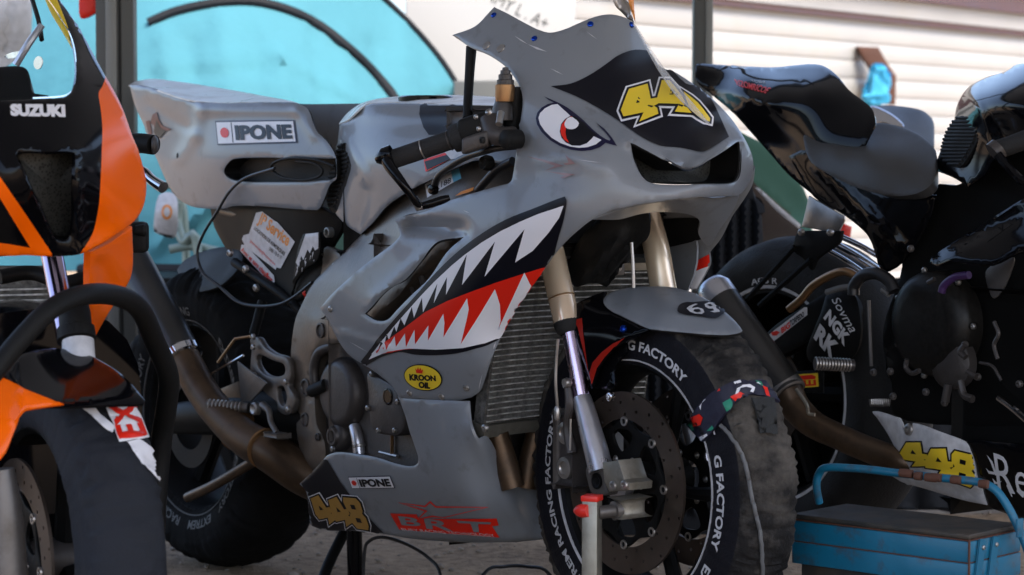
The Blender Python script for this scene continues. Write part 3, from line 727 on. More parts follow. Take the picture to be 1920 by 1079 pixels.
# ---- belly fairing
belly_outline = [(744,744,1),(800,750),(880,752,1),(884,790),(892,815),(899,823,1),(917,820),(942,865),(963,897),(980,908),(1012,911,1),(1020,960),(1034,1006,1),(1020,1013),(977,1018),(906,1020),(836,1018),(766,1012),(720,1003),(661,997),(608,995),(580,985,1),(578,960),(573,925),(560,908,1),(585,885),(611,855,1),(629,849),(661,851),(703,858),(738,869),(766,875),(780,871),(782,858),(776,838),(766,810),(757,778)]
TBL = TPS([(745,750,.222),(880,755,.2),(899,823,.19),(920,823,.165),(942,865,.12),(977,907,.06),(1012,912,.01),(1034,1006,.0),(611,855,.215),(575,930,.2),(700,900,.215),(850,880,.205),(900,950,.16),(940,1015,.085),(1000,1013,.02),(860,1015,.125),(700,1002,.16),(590,990,.16),(780,830,.215),(960,950,.09),(860,960,.17)])
bel = panel('belly_fairing', hero, 'grey_paint', HB, belly_outline, TBL, back='black_plastic', bumps=[(884,800,985,1000,14,.008),(1034,1006,720,1003,8,.004)])
mirror_panel('left_belly_fairing', hero, 'grey_paint', belly_outline, TBL, HB)
bc = lambda x, y: (520+x/2.846, 700+y/2.846)
d = Decal('belly_number_print', bel, [bel])
d.poly('decal_black', [(611,856),(640,905),(680,958),(724,1003),(661,997),(608,994),(581,984),(574,925),(562,909),(586,886)])
U4 = [((x-108)/220, (y-318)/227) for x, y in G4a]; U4h = [((x-108)/220, (y-318)/227) for x, y in [(208,398),(196,436),(240,428)]]
U8 = [(.12,0),(.85,.0),(1,.14),(.96,.4),(.86,.48),(1,.6),(.98,.86),(.84,1),(.15,1),(0,.84),(.04,.6),(.16,.5),(.02,.38),(0,.14)]
U8h = [[(.36,.22),(.62,.22),(.6,.36),(.36,.36)], [(.36,.64),(.64,.64),(.64,.78),(.36,.78)]]
def number448(d, Q, layers, ink_hole):
    f = quadmap(Q); L = []; H = []
    for k, (g, hs) in enumerate(((U4, [U4h]), (U4, [U4h]), (U8, U8h))):
        x0 = (0, .33, .68)[k]; w = (.37, .38, .32)[k]
        L.append([tuple(f(x0+w*x, 1-y)) for x, y in g]); H += [[tuple(f(x0+w*x, 1-y)) for x, y in h] for h in hs]
    d.glyphs(layers, L)
    n = d.k
    for h in H: d.poly(ink_hole, h, layer=n)
    d.k += 1
number448(d, [bc(150,640),bc(440,665),bc(505,835),bc(235,795)], [('decal_white', 4.2), ('decal_black', 2.8), ('decal_gold', 0)], 'decal_black')
d.build()
def ipone(parent, surf, Q, name='sponsor_badge'):
    d = Decal(name, parent, [surf]); f = quadmap(Q); q = lambda u, v: tuple(f(u, v))
    d.poly('decal_navy', [q(-.015,-.07),q(1.015,-.07),q(1.015,1.07),q(.9,1.07),q(-.015,1.07)]); d.poly('decal_white', [q(0,0),q(1,0),q(1,1),q(0,1)])
    d.poly('decal_black', [q(.19,.02),q(.20,.02),q(.20,.98),q(.19,.98)])
    d.poly('decal_red', [q(.1+.055*math.cos(t*.3142), .5+.24*math.sin(t*.3142)) for t in range(20)])
    d.text('decal_black', 'IPONE', [q(.24,.84),q(.975,.84),q(.975,.12),q(.24,.12)], bold=.05, layer=4); d.build()
ipone(bel, bel, [bc(385,556),bc(604,550),bc(627,608),bc(404,612)])
d = Decal('team_print', bel, [bel])
for L in [[(645,688),(790,705),(818,680),(850,708),(1128,712),(900,768),(905,770),(830,765),(745,780),(790,735)]]:
    A = [bc(*p) for p in L]; 
    Lq = A if area2(A) > 0 else A[::-1]; inn = offset_loop(Lq, -2.6)
    v, F = tri2d([Lq, inn], 9, evenodd=True); d.add('decal_red', v, F)
A = [bc(*p) for p in [(605,745),(745,750),(760,775),(1168,772),(1180,808),(1145,812),(1185,873),(655,832)]]
Lq = A if area2(A) > 0 else A[::-1]; v, F = tri2d([Lq], 9); d.add('decal_red', v, F)
d.text('grey_paint', 'B', [bc(648,758),bc(762,768),bc(772,815),bc(668,806)], bold=.03); d.text('grey_paint', 'R', [bc(785,772),bc(925,782),bc(940,838),bc(800,826)], bold=.03, layer=2); d.text('grey_paint', 'T', [bc(960,782),bc(1140,790),bc(1120,845),bc(1010,842)], bold=.03, layer=2); d.text('decal_pale', 'BURY RACING TECHNOLOGY', [bc(665,822),bc(1150,852),bc(1165,868),bc(675,836)]); d.build()
bolt_at(bel, 'steel', 572, 925, .006)
# ---- tail unit
tail_outline = [(241,160,1),(262,161),(297,170),(330,181),(363,189),(417,193),(480,192),(540,191),(562,195),(577,207),(586,231),(595,249),(612,266),(624,285),(629,300,1),(629,334),(617,347),(608,369),(599,389),(592,395,1),(541,392),(479,387),(439,387),(417,392),(386,392),(355,387),(328,369),(310,340),(292,298),(270,240),(252,200)]
TT = TPS([(241,160,.05),(300,172,.09),(370,192,.118),(450,194,.125),(555,194,.125),(600,255,.14),(628,300,.148),(600,392,.14),(450,388,.125),(350,383,.095),(300,310,.075),(400,300,.138),(500,280,.148),(270,240,.06),(330,240,.095),(430,240,.135),(560,340,.15)], .02)
pocket = [(432,302),(450,297),(500,296),(560,297),(620,298),(627,300),(627,333),(600,338),(560,341),(500,342),(450,341),(428,334),(420,320)]
tailp = panel('tail_unit', hero, 'grey_paint', HB, tail_outline, TT, [pocket], back='black_plastic', bumps=[(278,196,350,240,8,-.003),(376,206,366,255,11,.006),(366,255,335,300,11,.005),(380,206,556,207,9,.006),(556,207,590,255,9,.005)], step=8)
panel('tail_top', tailp, 'top_highlight_white', HB, [(241,160,1),(257,152),(288,148),(325,152),(363,157),(410,165),(452,172),(500,181),(540,188),(561,194,1),(480,191.5),(417,192.5),(363,188.5),(330,180.5),(297,169.5),(262,160.5)], [(241,160,.05),(288,148,-.05),(363,157,-.07),(452,172,-.05),(540,188,.05),(561,194,.12),(480,191,.118),(417,192,.118),(363,188,.112),(297,169,.085)], step=7, lam=.01, roll=.0005, thick=.003)  # bright glare along the tail top painted white
mirror_panel('left_tail_side', hero, 'grey_paint', [(252,170),(370,192),(560,196),(600,250),(629,300),(629,334),(600,392),(420,390),(330,370),(292,298),(262,215)], TT, HB)
duct('grab_recess', tailp, pocket, TT, HB, HB.r*-.035, 'black_plastic', 'black_plastic', .97)
tube('loop_strap', hero, 'black_plastic', [P(*p) for p in [(627,312,.15),(590,300,.152),(545,297,.153),(515,305,.153),(510,318,.152),(530,333,.152),(570,338,.152),(600,330,.152),(603,316,.152),(585,306,.152),(555,303,.152)]], .0028, 8)
ipone(tailp, tailp, [(407,230),(551,228),(556,266),(411,270)])
mat('dark_print', (.12,.015,.01), .4)
d = Decal('tribal_print', tailp, [tailp]); tc_ = lambda x, y: (x/1.998, y/1.998)
for L in ([(548,455),(562,452),(572,500),(560,510)], [(575,430),(590,420),(598,450),(610,470),(632,480),(645,485),(620,495),(600,520),(585,505),(580,470),(566,462)]): d.poly('dark_print', [tc_(*p) for p in L])
d.poly('decal_black', [tc_(*p) for p in [(590,450),(605,480),(625,490),(605,515),(588,520),(580,490)]]); d.build()
lathe('tail_hole', tailp, 'black_plastic', hit([tailp], 333, 292, .0005)[0], hit([tailp], 333, 292)[1], [(0, .006), (.001, .005), (.0005, 0)], 14)
# ---- fuel tank
tank_outline = [(635,232,1),(655,223),(685,197),(720,192.5),(785,193.5),(870,196.5),(960,200),(990,208,1),(1000,240),(990,290),(960,310),(897,300),(860,312),(804,338),(759,362),(722,389),(700,415),(674,440,1),(650,425),(630,405),(612,378,1),(612,350),(620,310),(630,270)]
TK = TPS([(640,238,.10),(685,198,.105),(785,195,.115),(960,200,.115),(700,300,.165),(650,400,.13),(674,439,.135),(800,250,.155),(900,240,.15),(850,300,.17),(620,340,.11),(740,360,.17),(612,378,.105),(980,290,.16)], .02)
tank = panel('fuel_tank', hero, 'grey_paint', HB, tank_outline, TK, back='black_plastic', step=9, bumps=[(648,262,690,345,8,.006),(690,350,672,420,14,-.004),(690,215,930,215,14,.006)])
panel('tank_top', tank, 'top_highlight_white', HB, [(635,232,1),(650,213),(668,199),(685,191),(715,184),(763,180),(837,178),(900,180),(940,183),(985,192),(990,207,1),(960,199.5),(870,196),(785,193),(720,192),(685,196.5),(655,222.5)], [(635,232,.095),(668,199,.05),(715,184,-.03),(763,180,-.07),(837,178,-.08),(940,183,-.06),(985,192,.02),(990,207,.11),(870,196,.11),(785,193,.11),(720,192,.105),(685,196,.1),(655,222,.1)], step=7, lam=.01, roll=.0005, thick=.003)  # reflected white line of the tank top painted in
mirror_panel('left_tank_side', hero, 'grey_paint', [(645,236),(690,198),(785,195),(950,200),(960,290),(860,312),(759,362),(674,440),(630,405),(612,360)], TK, HB)
d = Decal('tank_print', tank, [tank])
d.poly('decal_black', [(789,194),(850,192),(900,191),(965,192),(975,240),(960,262),(900,256),(850,254),(805,254),(795,240),(787,215)])
d.poly('decal_red', [(796,300),(850,283),(860,292),(800,323)]); d.poly('decal_black', [(798,304),(850,288),(858,294),(803,319)]); d.poly('decal_pale', [(835,285),(875,278),(872,296),(848,300)])
d.build()
# knee pad, ribbed
kp = cat_spline([(638,268),(652,285),(658,308),(650,335),(640,365),(628,398),(613,382),(612,350),(622,305)])
A = np.array([tuple(p) for p in kp]); pads = root
pd = panel('knee_pad', hero, 'dark_rubber', HB, [(638,266),(652,283),(659,308),(652,335),(641,367),(628,400),(611,384),(611,350),(621,305)], TPS([(c[0]*100, c[1]*100, c[2]) for c in np.c_[TK.X, TK([tuple(x*100) for x in TK.X])+.003].tolist()]), step=8)
for k in range(15):
    y = 276+k*8.2; xs = [x for x in range(600, 670) if winding(np.array([(x, y)]), [kp])[0]]
    if len(xs) > 8:
        q = [hit([pd], x, y+(x-xs[0])*-.12, .001) for x in (xs[0]+3, xs[len(xs)//2], xs[-1]-3)]
        if all(q): tube('rib', pd, 'dark_rubber', [a[0] for a in q], .0034, 6, 2)
# seat base, undertail and battery box (dark mass under the tail)
under = panel('undertail', hero, 'black_paint', HB, [(392,388,1),(450,384),(600,388,1),(640,420),(615,470),(600,520),(575,552),(545,570,1),(515,545),(470,510),(432,480),(412,450),(398,420)], [(392,388,.06),(600,388,.115),(640,430,.1),(545,570,.11),(432,480,.06),(500,440,.1)], thick=.01)
worn = panel('worn_guard', hero, 'black_paint', HB, [(566,440,1),(572,438),(598,436,1),(598,470),(590,492),(570,505),(552,530),(545,556,1),(550,510),(556,470)], [(566,440,.125),(598,436,.13),(598,480,.13),(545,556,.118)], thick=.004)
d = Decal('scuffs', worn, [worn]); rr = random.Random(4)
d.poly('decal_pale', [(574,440),(598,437),(598,466),(592,470),(588,462),(582,475),(578,468),(570,488),(566,480),(560,500),(556,492)])
for k in range(14):
    x = rr.uniform(556, 592); y = rr.uniform(470, 500)-(x-556)*.6+20; d.poly('decal_pale', [(x, y), (x+2, y-1), (x+rr.uniform(-4, 1), y+rr.uniform(6, 16))], layer=1)
d.build()
d = Decal('hire_sticker', under, [under]); jc = lambda x, y: (230+x/2.247, 120+y/2.247)
d.poly('decal_pale', [jc(*p) for p in [(565,628),(590,622),(640,660),(655,668),(728,750),(668,862),(650,858),(648,868),(520,770),(505,740),(512,722),(535,716)]]); d.k = 1
d.poly('decal_pale', [jc(*p) for p in [(503,762),(520,762),(640,892),(644,918),(628,930),(498,788)]], layer=0)
d.text('decal_orange', 'JP Service', [jc(588,622),jc(715,722),jc(692,785),jc(565,680)], bold=.03, layer=1)
d.text('decal_black', 'LOCATION DE REMORQUES', [jc(562,685),jc(690,795),jc(682,812),jc(555,700)], bold=.02, layer=1)
d.text('decal_black', '0488 178 81 97', [jc(625,770),jc(676,812),jc(672,826),jc(620,786)], layer=1)
d.text('decal_red', 'jpservicetp@hotmail.be', [jc(545,738),jc(648,840),jc(642,852),jc(538,752)], layer=1)
d.text('decal_red', 'Avec et sans chauffeur', [jc(508,770),jc(640,905),jc(630,922),jc(500,788)], bold=.02, layer=1); d.build()

d = Decal('scratches', fair, [fair], .001)
for (x0, y0, x1, y1, w) in ((1032,129,1056,141,.9),(965,68,990,84,1.6),(990,84,1026,98,2.6),(680,430,720,470,.8),(870,395,882,400,1.2),(905,700,897,735,1.0),(1085,300,1130,306,.8),(760,612,800,590,.7),(1100,60,1120,75,.7),(655,640,690,660,.9),(930,640,925,655,1.2)):
    t = Vector((x1-x0, y1-y0)).normalized(); n = Vector((-t.y, t.x))*w
    d.poly('decal_pale', [(x0, y0), ((x0+x1)/2+n.x, (y0+y1)/2+n.y), (x1, y1), ((x0+x1)/2-n.x*.4, (y0+y1)/2-n.y*.4)], layer=0)
d.build()

panel('screen_edge', hero, 'clear_edge_highlight', HB, [(1189,43,1),(1197,52),(1214,80),(1234,110),(1256,140),(1282,172),(1308,202),(1332,232,1),(1300,206),(1270,178),(1243,140),(1221,102),(1202,66)], TPS([(1189,43,.02),(1252,130,-.02),(1332,232,-.03),(1243,140,.0),(1300,206,-.01)], .001), thick=.003, step=8, roll=.001)  # rim of the clear screen, its highlight streak put into the colour
# ================================================================== GREY MOTORCYCLE: running gear
R_ = HB.r
def wheel_text(d, m, fr, O, rho0, rho1, th0, th1, text, rfun, bold=.0, side=1, sc=1.0):
    V, F, _ = text2d(text, bold, 0); out = []
    # cut long faces are small already: map u along the arc, v along the radius
    for u, v in V:
        th = math.radians(th0+(th1-th0)*u); rho = rho0+(rho1-rho0)*v
        out.append(O+fr.h*(rho*math.sin(th)*side)+Z3*(rho*math.cos(th))+fr.r*rfun(rho))
    d.fn(m, out, F)
def warmer(name, fr, O, prof, label, wr=.0036, seg=340, texts=(), band=.275, seed=0, mt='warmer_cloth', dk='warmer_dark', nf=1.0):
    """quilted tyre warmer: closed cross-section swept round the wheel with gathered folds"""
    t = root(name, O-Z3*O.z, label, 'tyre warmer', 'tyre warmers wrapped on the wheels')
    pr = [Vector(p) for p in prof]; q = []
    L = cat_spline([tuple(p*1000) for p in pr], False, 4); q = [p/1000 for p in L]; m = len(q)
    V = []; F = []; mi = []
    for i, p in enumerate(q):
        a = q[max(0, i-1)]; b = q[min(m-1, i+1)]; tn = (b-a).normalized(); nn = Vector((-tn.y, tn.x))
        if nn.dot(p-Vector((0, .24))) < 0: nn = -nn
        side = abs(p.x) > prof[0][0]*.93 and p.y < band; am = wr*(.22 if side else 1)
        for k in range(seg):
            g = 2*math.pi*k/seg; cx, cy = math.cos(g), math.sin(g)
            n1 = noise.noise(Vector((cx*4*nf+seed, cy*4*nf, p.x*12))); n2 = noise.noise(Vector((cx*22*nf, cy*22*nf+seed, p.x*(9+8*n1)+n1*2)))
            n3 = noise.noise(Vector((cx*48*nf+3, cy*48*nf+seed, p.x*16+n1*3)))
            dd = am*(1.1*(1-abs(n2)*3)+.9*(n3)+1.3*n1)
            v = p+nn*dd; V.append(O+fr.r*v.x+(fr.h*math.sin(g)+Z3*math.cos(g))*v.y)
    for i in range(m-1):
        for k in range(seg):
            a = i*seg+k; b = i*seg+(k+1) % seg; F.append((a, b, b+seg, a+seg))
            mid = (q[i]+q[i+1])/2; mi.append(1 if (abs(mid.x) > prof[0][0]*.9 and mid.y < band) else 0)
    c = mk('cover', t, [mt, dk], V, F, mi, sharp=80, bvh=True)
    bm = bmesh.new(); bm.from_mesh(c.data); bmesh.ops.recalc_face_normals(bm, faces=bm.faces); bm.to_mesh(c.data); bm.free()
    xs = [p.y for p in q[:m//3]]; rs = [p.x for p in q[:m//3]]
    rf = lambda rho: float(np.interp(rho, xs, rs))+.0022
    return t, c, rf
FO = HB.W(0, 0, .343)
fw_prof = [(.050,.198),(.0555,.206),(.060,.222),(.063,.245),(.063,.265),(.059,.285),(.049,.3),(.032,.3085),(.012,.312),(-.012,.312),(-.032,.3085),(-.049,.3),(-.059,.285),(-.063,.265),(-.063,.245),(-.060,.222),(-.0555,.206),(-.050,.198)]
fw_prof = [(r*(.93 if q > .23 else 1), q*(.98 if q > .28 else 1)) for r, q in fw_prof]
fwm, fwc, frf = warmer('tyre_warmer', HB, FO, fw_prof, 'dark tyre warmer with white ring lettering on the front wheel of the grey motorcycle')
V, F = ringv(FO, R_, [(.0560,.2055),(.059,.2062),(.0597,.2085),(.0565,.2085)], 120); pip = mk('piping', fwm, 'decal_pale', V, F); fixn(pip)
for txt, a0, a1 in (('EXTREM RACING FACTORY', -152, -66), ('EXTREM RACING FACTORY', -52, 38), ('EXT', 53, 65), ('G FACTORY', 73, 112), ('EXTREM RACING', 120, 176)):
    d = Decal('lettering', fwm, [fwc]); wheel_text(d, 'decal_pale', HB, FO, .224, .241, a0, a1, txt, frf, bold=.03); d.build()
# printed strap with its hanging webbing end, mains lead
st = panel('strap', fwm, 'strap_print', HB, [(1286,797,1),(1300,780),(1325,749),(1353,728),(1385,718),(1413,712),(1430,716),(1448,735),(1460,758,1),(1440,748),(1415,742),(1399,744),(1376,760),(1358,783),(1335,815),(1318,832),(1304,822)], [(1286,797,.08),(1325,749,.078),(1353,728,.06),(1413,712,.0),(1430,716,-.02),(1460,758,-.03),(1399,744,.02),(1376,760,.045),(1335,815,.066),(1304,822,.08)], thick=.003, step=7)
def drape(o, surf, off):
    """lay a sheet's vertices on the warmer below it"""
    for v in o.data.vertices:
        w = WL[o]+v.co; d = (w-CAM).normalized(); h = BV[surf].ray_cast(CAM, d)
        if h[0] is not None:
            n = h[1] if h[1].dot(d) < 0 else -h[1]; v.co = h[0]+n*off-WL[o]
    o.data.update()
def sheet_on(name, parent, mt, surf, outline, off=.003, step=7, thick=.002):
    L = cat_spline(outline); v, F = tri2d([L], step); V = []; B = []
    h0 = None
    for p in v:
        h = hit([surf], p.x, p.y, off)
        if h is None: h = h0 or (atY(p.x, p.y, 4.1), (CAM-atY(p.x, p.y, 4.1)).normalized())
        h0 = h; V.append(h[0]); B.append(h[0]-h[1]*thick)
    nb = len(V); G = []
    for t in F:
        n = (V[t[1]]-V[t[0]]).cross(V[t[2]]-V[t[0]]); G.append(t if n.dot(CAM-V[t[0]]) > 0 else (t[0], t[2], t[1]))
    un = {}
    for t in G:
        for a, b in ((t[0], t[1]), (t[1], t[2]), (t[2], t[0])):
            if (b, a) in un: del un[(b, a)]
            else: un[(a, b)] = 1
    o = mk(name, parent, mt, V+B, list(G)+[(a+nb, c+nb, b+nb) for a, b, c in G]+[(b, a, a+nb, b+nb) for a, b in un]); BV[o] = BVHTree.FromPolygons([tuple(x) for x in V], G); return o
bpy.data.objects.remove(st)
st = sheet_on('strap', fwm, 'strap_print', fwc, [(1286,797,1),(1300,780),(1325,749),(1353,728),(1385,718),(1413,712),(1430,716),(1446,735),(1458,757,1),(1440,748),(1415,742),(1399,744),(1376,760),(1358,783),(1335,815),(1318,832),(1304,822)], .006, thick=.005)
d = Decal('strap_motif', st, [st], .0008); cc = lambda x, y: (960+x/2.163, 580+y/2.163)
d.poly('decal_red', [cc(*p) for p in [(725,440),(760,425),(775,440),(765,470),(735,478)]]); d.poly('decal_green', [cc(*p) for p in [(705,465),(728,455),(740,490),(722,500)]], layer=0)
d.poly('decal_green', [cc(*p) for p in [(855,380),(885,362),(905,395),(870,415)]], layer=0); d.poly('decal_red', [cc(*p) for p in [(885,355),(925,335),(942,345),(938,362),(905,375)]], layer=0)
d.poly('decal_white', [cc(*p) for p in [(905,345),(912,322),(935,308),(965,305),(985,318),(978,340),(965,335),(972,320),(950,315),(928,320),(918,340)]], layer=0)
d.poly('decal_white', [cc(*p) for p in [(762,370),(785,358),(788,364),(770,382),(766,410),(760,395)]], layer=0); d.poly('decal_white', [cc(*p) for p in [(760,520),(790,505),(795,512),(772,530),(778,540),(766,535)]], layer=0)
d.poly('decal_red', [cc(*p) for p in [(1015,308),(1035,318),(1045,355),(1030,350)]], layer=0); d.poly('decal_green', [cc(*p) for p in [(985,288),(1010,295),(1018,312),(1000,305)]], layer=0)
d.poly('decal_green', [cc(*p) for p in [(790,495),(812,472),(825,490)]], layer=0); d.poly('decal_white', [cc(*p) for p in [(860,440),(880,425),(870,455),(858,462)]], layer=0)
d.poly('decal_red', [cc(*p) for p in [(828,325),(842,320),(845,330),(832,334)]], layer=0); d.poly('decal_white', [cc(*p) for p in [(898,296),(925,288),(930,298),(905,305)]], layer=0); d.poly('decal_white', [cc(*p) for p in [(965,285),(985,286),(1010,305),(990,300)]], layer=0); d.build()
sheet_on('webbing_end', fwm, 'webbing', fwc, [(1406,751,1),(1447,754,1),(1452,811,1),(1421,811,1)], .009, thick=.003)
q = [hit([fwc], x, y, .004)[0] for x, y in cat_spline([(1354,797),(1368,812),(1382,832),(1396,862),(1404,895),(1410,930),(1417,965),(1424,1000),(1427,1040),(1428,1079)], False, 4) if hit([fwc], x, y)]
tube('mains_lead', fwm, 'cable_grey', q, .0034, 8, straight=True)
# ---- front wheel: rim, spokes, hub, discs
fw = ring('front_wheel', hero, 'black_paint', FO, R_, [(-.05,.205),(.05,.205),(.052,.198),(.044,.19),(.02,.182),(-.02,.182),(-.044,.19),(-.052,.198)], 64)
lathe('hub', fw, 'black_paint', FO, R_, [(-.058,.028),(-.05,.036),(-.02,.032),(.02,.032),(.05,.036),(.058,.028)], 24)
for k in range(5):
    a = math.radians(20+72*k); dr = HB.h*math.sin(a)+Z3*math.cos(a); tg = HB.h*math.cos(a)-Z3*math.sin(a)
    tube('spoke', fw, 'black_paint', [FO+dr*.025+tg*.006, FO+dr*.09+tg*.01, FO+dr*.187], [.017,.013,.019], 8, 4, flat=.8)
def brake_disc(parent, O, ax_h, fr, r, R=.155):
    o = ring('brake_disc', parent, 'disc_steel', O+fr.r*r, fr.r, [(-.0025,.108),(.0025,.108),(.0025,R-.001),(.0018,R),(-.0018,R),(-.0025,R-.001)], 72)
    ho = [circ((.113+.036*((j % 4)/3.))*math.sin(2*math.pi*j/44+.1*(j % 4)), (.116+.030*((j % 4)/3.))*math.cos(2*math.pi*j/44+.1*(j % 4)), .0032, 8) for j in range(44)]
    L = [circ(0, 0, R-.0005, 72), circ(0, 0, .1085, 60)]+ho
    bpy.data.objects.remove(o)
    o = plate('brake_disc', parent, 'disc_steel', L, O+fr.r*r, fr.h, Z3, .005, 0)
    cuts = []
    for k in range(6):
        a0 = 2*math.pi*k/6; c = []
        for rr_, da in ((.058,-.30),(.075,-.38),(.088,-.36),(.0915,-.2),(.091,.1),(.084,.25),(.066,.2),(.056,.02),(.053,-.15)): c.append((rr_*math.sin(a0+da)*1000, rr_*math.cos(a0+da)*1000))
        cuts.append([tuple(p/1000) for p in cat_spline(c)])
    lobes = [((.103+.0055*math.cos(8*t))*math.sin(t), (.103+.0055*math.cos(8*t))*math.cos(t)) for t in [2*math.pi*k/96 for k in range(96)]]
    plate('carrier', o, 'black_paint', [lobes]+cuts+[circ(0, 0, .028, 24)], O+fr.r*(r+.001), fr.h, Z3, .006, .001)
    for k in range(8):
        a = 2*math.pi*k/8; c = O+fr.r*(r+.003)+fr.h*(.1045*math.sin(a))+Z3*(.1045*math.cos(a))
        ring('bobbin', o, 'steel', c, fr.r, [(0, .0045),(.003, .005),(.003,.0078),(0,.0085)], 16)
    for k in range(6):
        a = 2*math.pi*(k+.5)/6; c = O+fr.r*(r+.003)+fr.h*(.045*math.sin(a))+Z3*(.045*math.cos(a)); bolt(o, 'steel', c, fr.r, .0065, h=.004)
    return o
brake_disc(fw, FO, 0, HB, .071); brake_disc(fw, FO, 0, HB, -.071)
lathe('axle_nut', fw, 'alu_clean', FO+R_*.062, R_, [(0,.024),(.018,.024),(.02,.028),(.03,.028),(.032,.024),(.034,.015),(.026,.014),(.026,.0)], 32)
# ---- fork
fk = mk('fork', hero, 'gold_tube', *sweep(spline3([P(985,270,.105),P(1030,459,.105),P(1042.5,516,.105),P(1064,606,.105)], 4), [.0235]*13, 28))
V, F = lathe_vf(P(1053,558,.105), P(1064,606,.105)-P(1042,516,.105), [(-.0015,.0237),(-.001,.0243),(.001,.0243),(.0015,.0237)], 28); mk('ring', fk, 'bronze', V, F)
dirn = (P(1064,606,.105)-P(1042,516,.105)).normalized()
lathe('dust_seal', fk, 'dark_rubber', P(1063,603,.105), dirn, [(0,.0237),(.004,.0245),(.016,.022),(.022,.017)], 24)
tube('fork_leg', fk, 'purple_chrome', [P(1067,610,.105), P(1092,750,.105)], .0145, 24)
lathe('ring', fk, 'dark_rubber', P(1080,690,.105), P(1092,750,.105)-P(1067,610,.105), [(-.001,.0146),(0,.0158),(.001,.0146)], 20)
tube('fork_bottom', fk, 'alu_clean', [P(1090,746,.105), P(1097,768,.106), P(1108,810,.108), P(1119,850,.11), P(1127,885,.112)], [.0165,.0175,.0195,.021,.021], 24)
c1 = lambda x, y: (960+x/2.163, 580+y/2.163)
pl(HB, 'axle_clamp', fk, 'zinc', [c1(*p)+(1,) for p in [(365,622),(430,612),(455,690),(478,705),(474,735),(392,742),(372,700)]], .135, .05, (), .003, False)
pl(HB, 'axle_lug', fk, 'alu', [c1(*p) for p in [(300,640),(365,625),(375,700),(385,752),(325,750),(305,700)]], .118, .05, (), .003)
for x, y in ((407,717),(453,714)): bolt(fk, 'steel', P(*c1(x, y), .137), R_, .0082, h=.002)
lathe('lug_bore', fk, 'black_paint', P(*c1(345, 697), .1185), R_, [(0,.014),(.002,.014),(.003,.011),(.0,.006),(.001,0)], 20)
bolt(fk, 'chrome', P(1144,744,.1), R_, .0085)
fl = tube('left_fork', hero, 'gold_tube', [P(1188,330,-.105), P(1226,447,-.105), P(1243,535,-.105), P(1256,600,-.105)], .0235, 28)
tube('fork_leg', fl, 'purple_chrome', [P(1256,600,-.105), P(1282,740,-.105)], .0145, 20)
tube('fork_bottom', fl, 'alu_clean', [P(1282,738,-.105), P(1316,870,-.108)], [.0165,.021], 20)
for s, x, y, r in ((1, 0, 0, .085), (-1, 0, 0, -.085)):
    c = FO+HB.h*-.125+Z3*.045+R_*(s*.078)
    b_ = box('brake_caliper', hero, 'engine_grey', c, HB.h, R_, Z3, .055, .045, .12, .01, 3)
    for k in (-1, 1): lathe('piston_boss', b_, 'steel', c+Z3*k*.03+R_*(s*.022), R_*s, [(0,.02),(.008,.019),(.009,.012),(.006,.01),(.006,0)], 20)
tube('brake_line', hero, 'steel', [P(1046,636,.14), P(1043,680,.14), P(1042,720,.14), P(1045,762,.135)], .0028, 8)
lathe('banjo', hero, 'steel', P(1045,762,.135), Z3*-1, [(0,.004),(.004,.006),(.02,.006),(.024,.004)], 10)
tube('link_rod', hero, 'steel', [P(1070,786,.13), P(1069,845,.13)], .002, 8)
lathe('rod_end', hero, 'steel', P(1063,718,.13), R_, [(-.006,.007),(0,.009),(.006,.007)], 14)
tube('caliper_stay', hero, 'engine_grey', [P(1063,718,.125), P(1068,760,.125), P(1064,800,.12), P(1072,850,.12)], [.006,.008,.008,.01], 8)
# ---- front mudguard
fd = panel('mudguard', hero, 'grey_paint', HB, [(1131,565),(1137,552),(1157,542),(1190,536),(1237,534.5),(1274,539),(1310,551),(1338,567),(1364,586),(1384,606),(1392,618,1),(1386,622),(1364,626),(1325,625),(1274,621),(1227,617),(1207,612),(1170,594),(1144,581)],
  TPS([(1131,565,.075),(1157,542,.035),(1190,536,.01),(1237,534.5,-.015),(1274,539,-.03),(1310,551,-.045),(1338,567,-.045),(1364,586,-.035),(1392,618,-.005),(1207,612,.086),(1144,581,.08),(1274,621,.07),(1325,625,.05),(1364,626,.02),(1230,575,.05),(1280,580,.035),(1180,565,.06),(1320,590,.01),(1230,600,.075)], 4e-3), step=7, back='black_plastic')
d = Decal('number_print', fd, [fd], .003); fe = lambda x, y: (1040+x/3.853, 360+y/3.853)
d.poly('decal_black', [fe(*p) for p in [(888,860),(905,825),(950,808),(1000,808),(1060,803),(1120,803),(1170,822),(1215,855),(1228,882),(1205,900),(1160,925),(1080,912),(1000,905),(930,895),(895,880)]], smooth=True, step=6)
six = [(950,855),(970,838),(1010,822),(1030,825),(1000,840),(985,855),(1030,848),(1070,862),(1078,885),(1060,897),(1010,893),(975,880)]
nine = [(1080,825),(1110,812),(1140,815),(1160,832),(1165,855),(1190,870),(1192,882),(1150,886),(1120,878),(1150,872),(1140,858),(1110,858),(1085,845)]
for L, h in ((six, [(1005,865),(1040,862),(1055,880),(1025,888),(1000,878)]), (nine, [(1100,830),(1120,825),(1140,838),(1120,845)])):
    d.poly('decal_pale', [fe(*p) for p in L], step=5, layer=1); d.poly('decal_black', [fe(*p) for p in h], step=5, layer=2)
d.build()
fd2 = panel('mudguard_side', hero, 'black_gloss', HB, [(1061,581,1),(1070,573),(1112,552),(1137,545,1),(1131,562),(1146,581),(1172,594),(1209,611,1),(1214,618,1),(1190,632),(1154,650),(1132,672),(1120,694),(1113,715),(1108,730,1),(1100,705),(1092,680),(1075,630)],
  [(1061,581,.1),(1112,552,.07),(1137,545,.05),(1146,581,.079),(1209,611,.084),(1214,618,.088),(1154,650,.095),(1108,730,.1),(1075,630,.108),(1110,620,.1)], step=8, thick=.004)
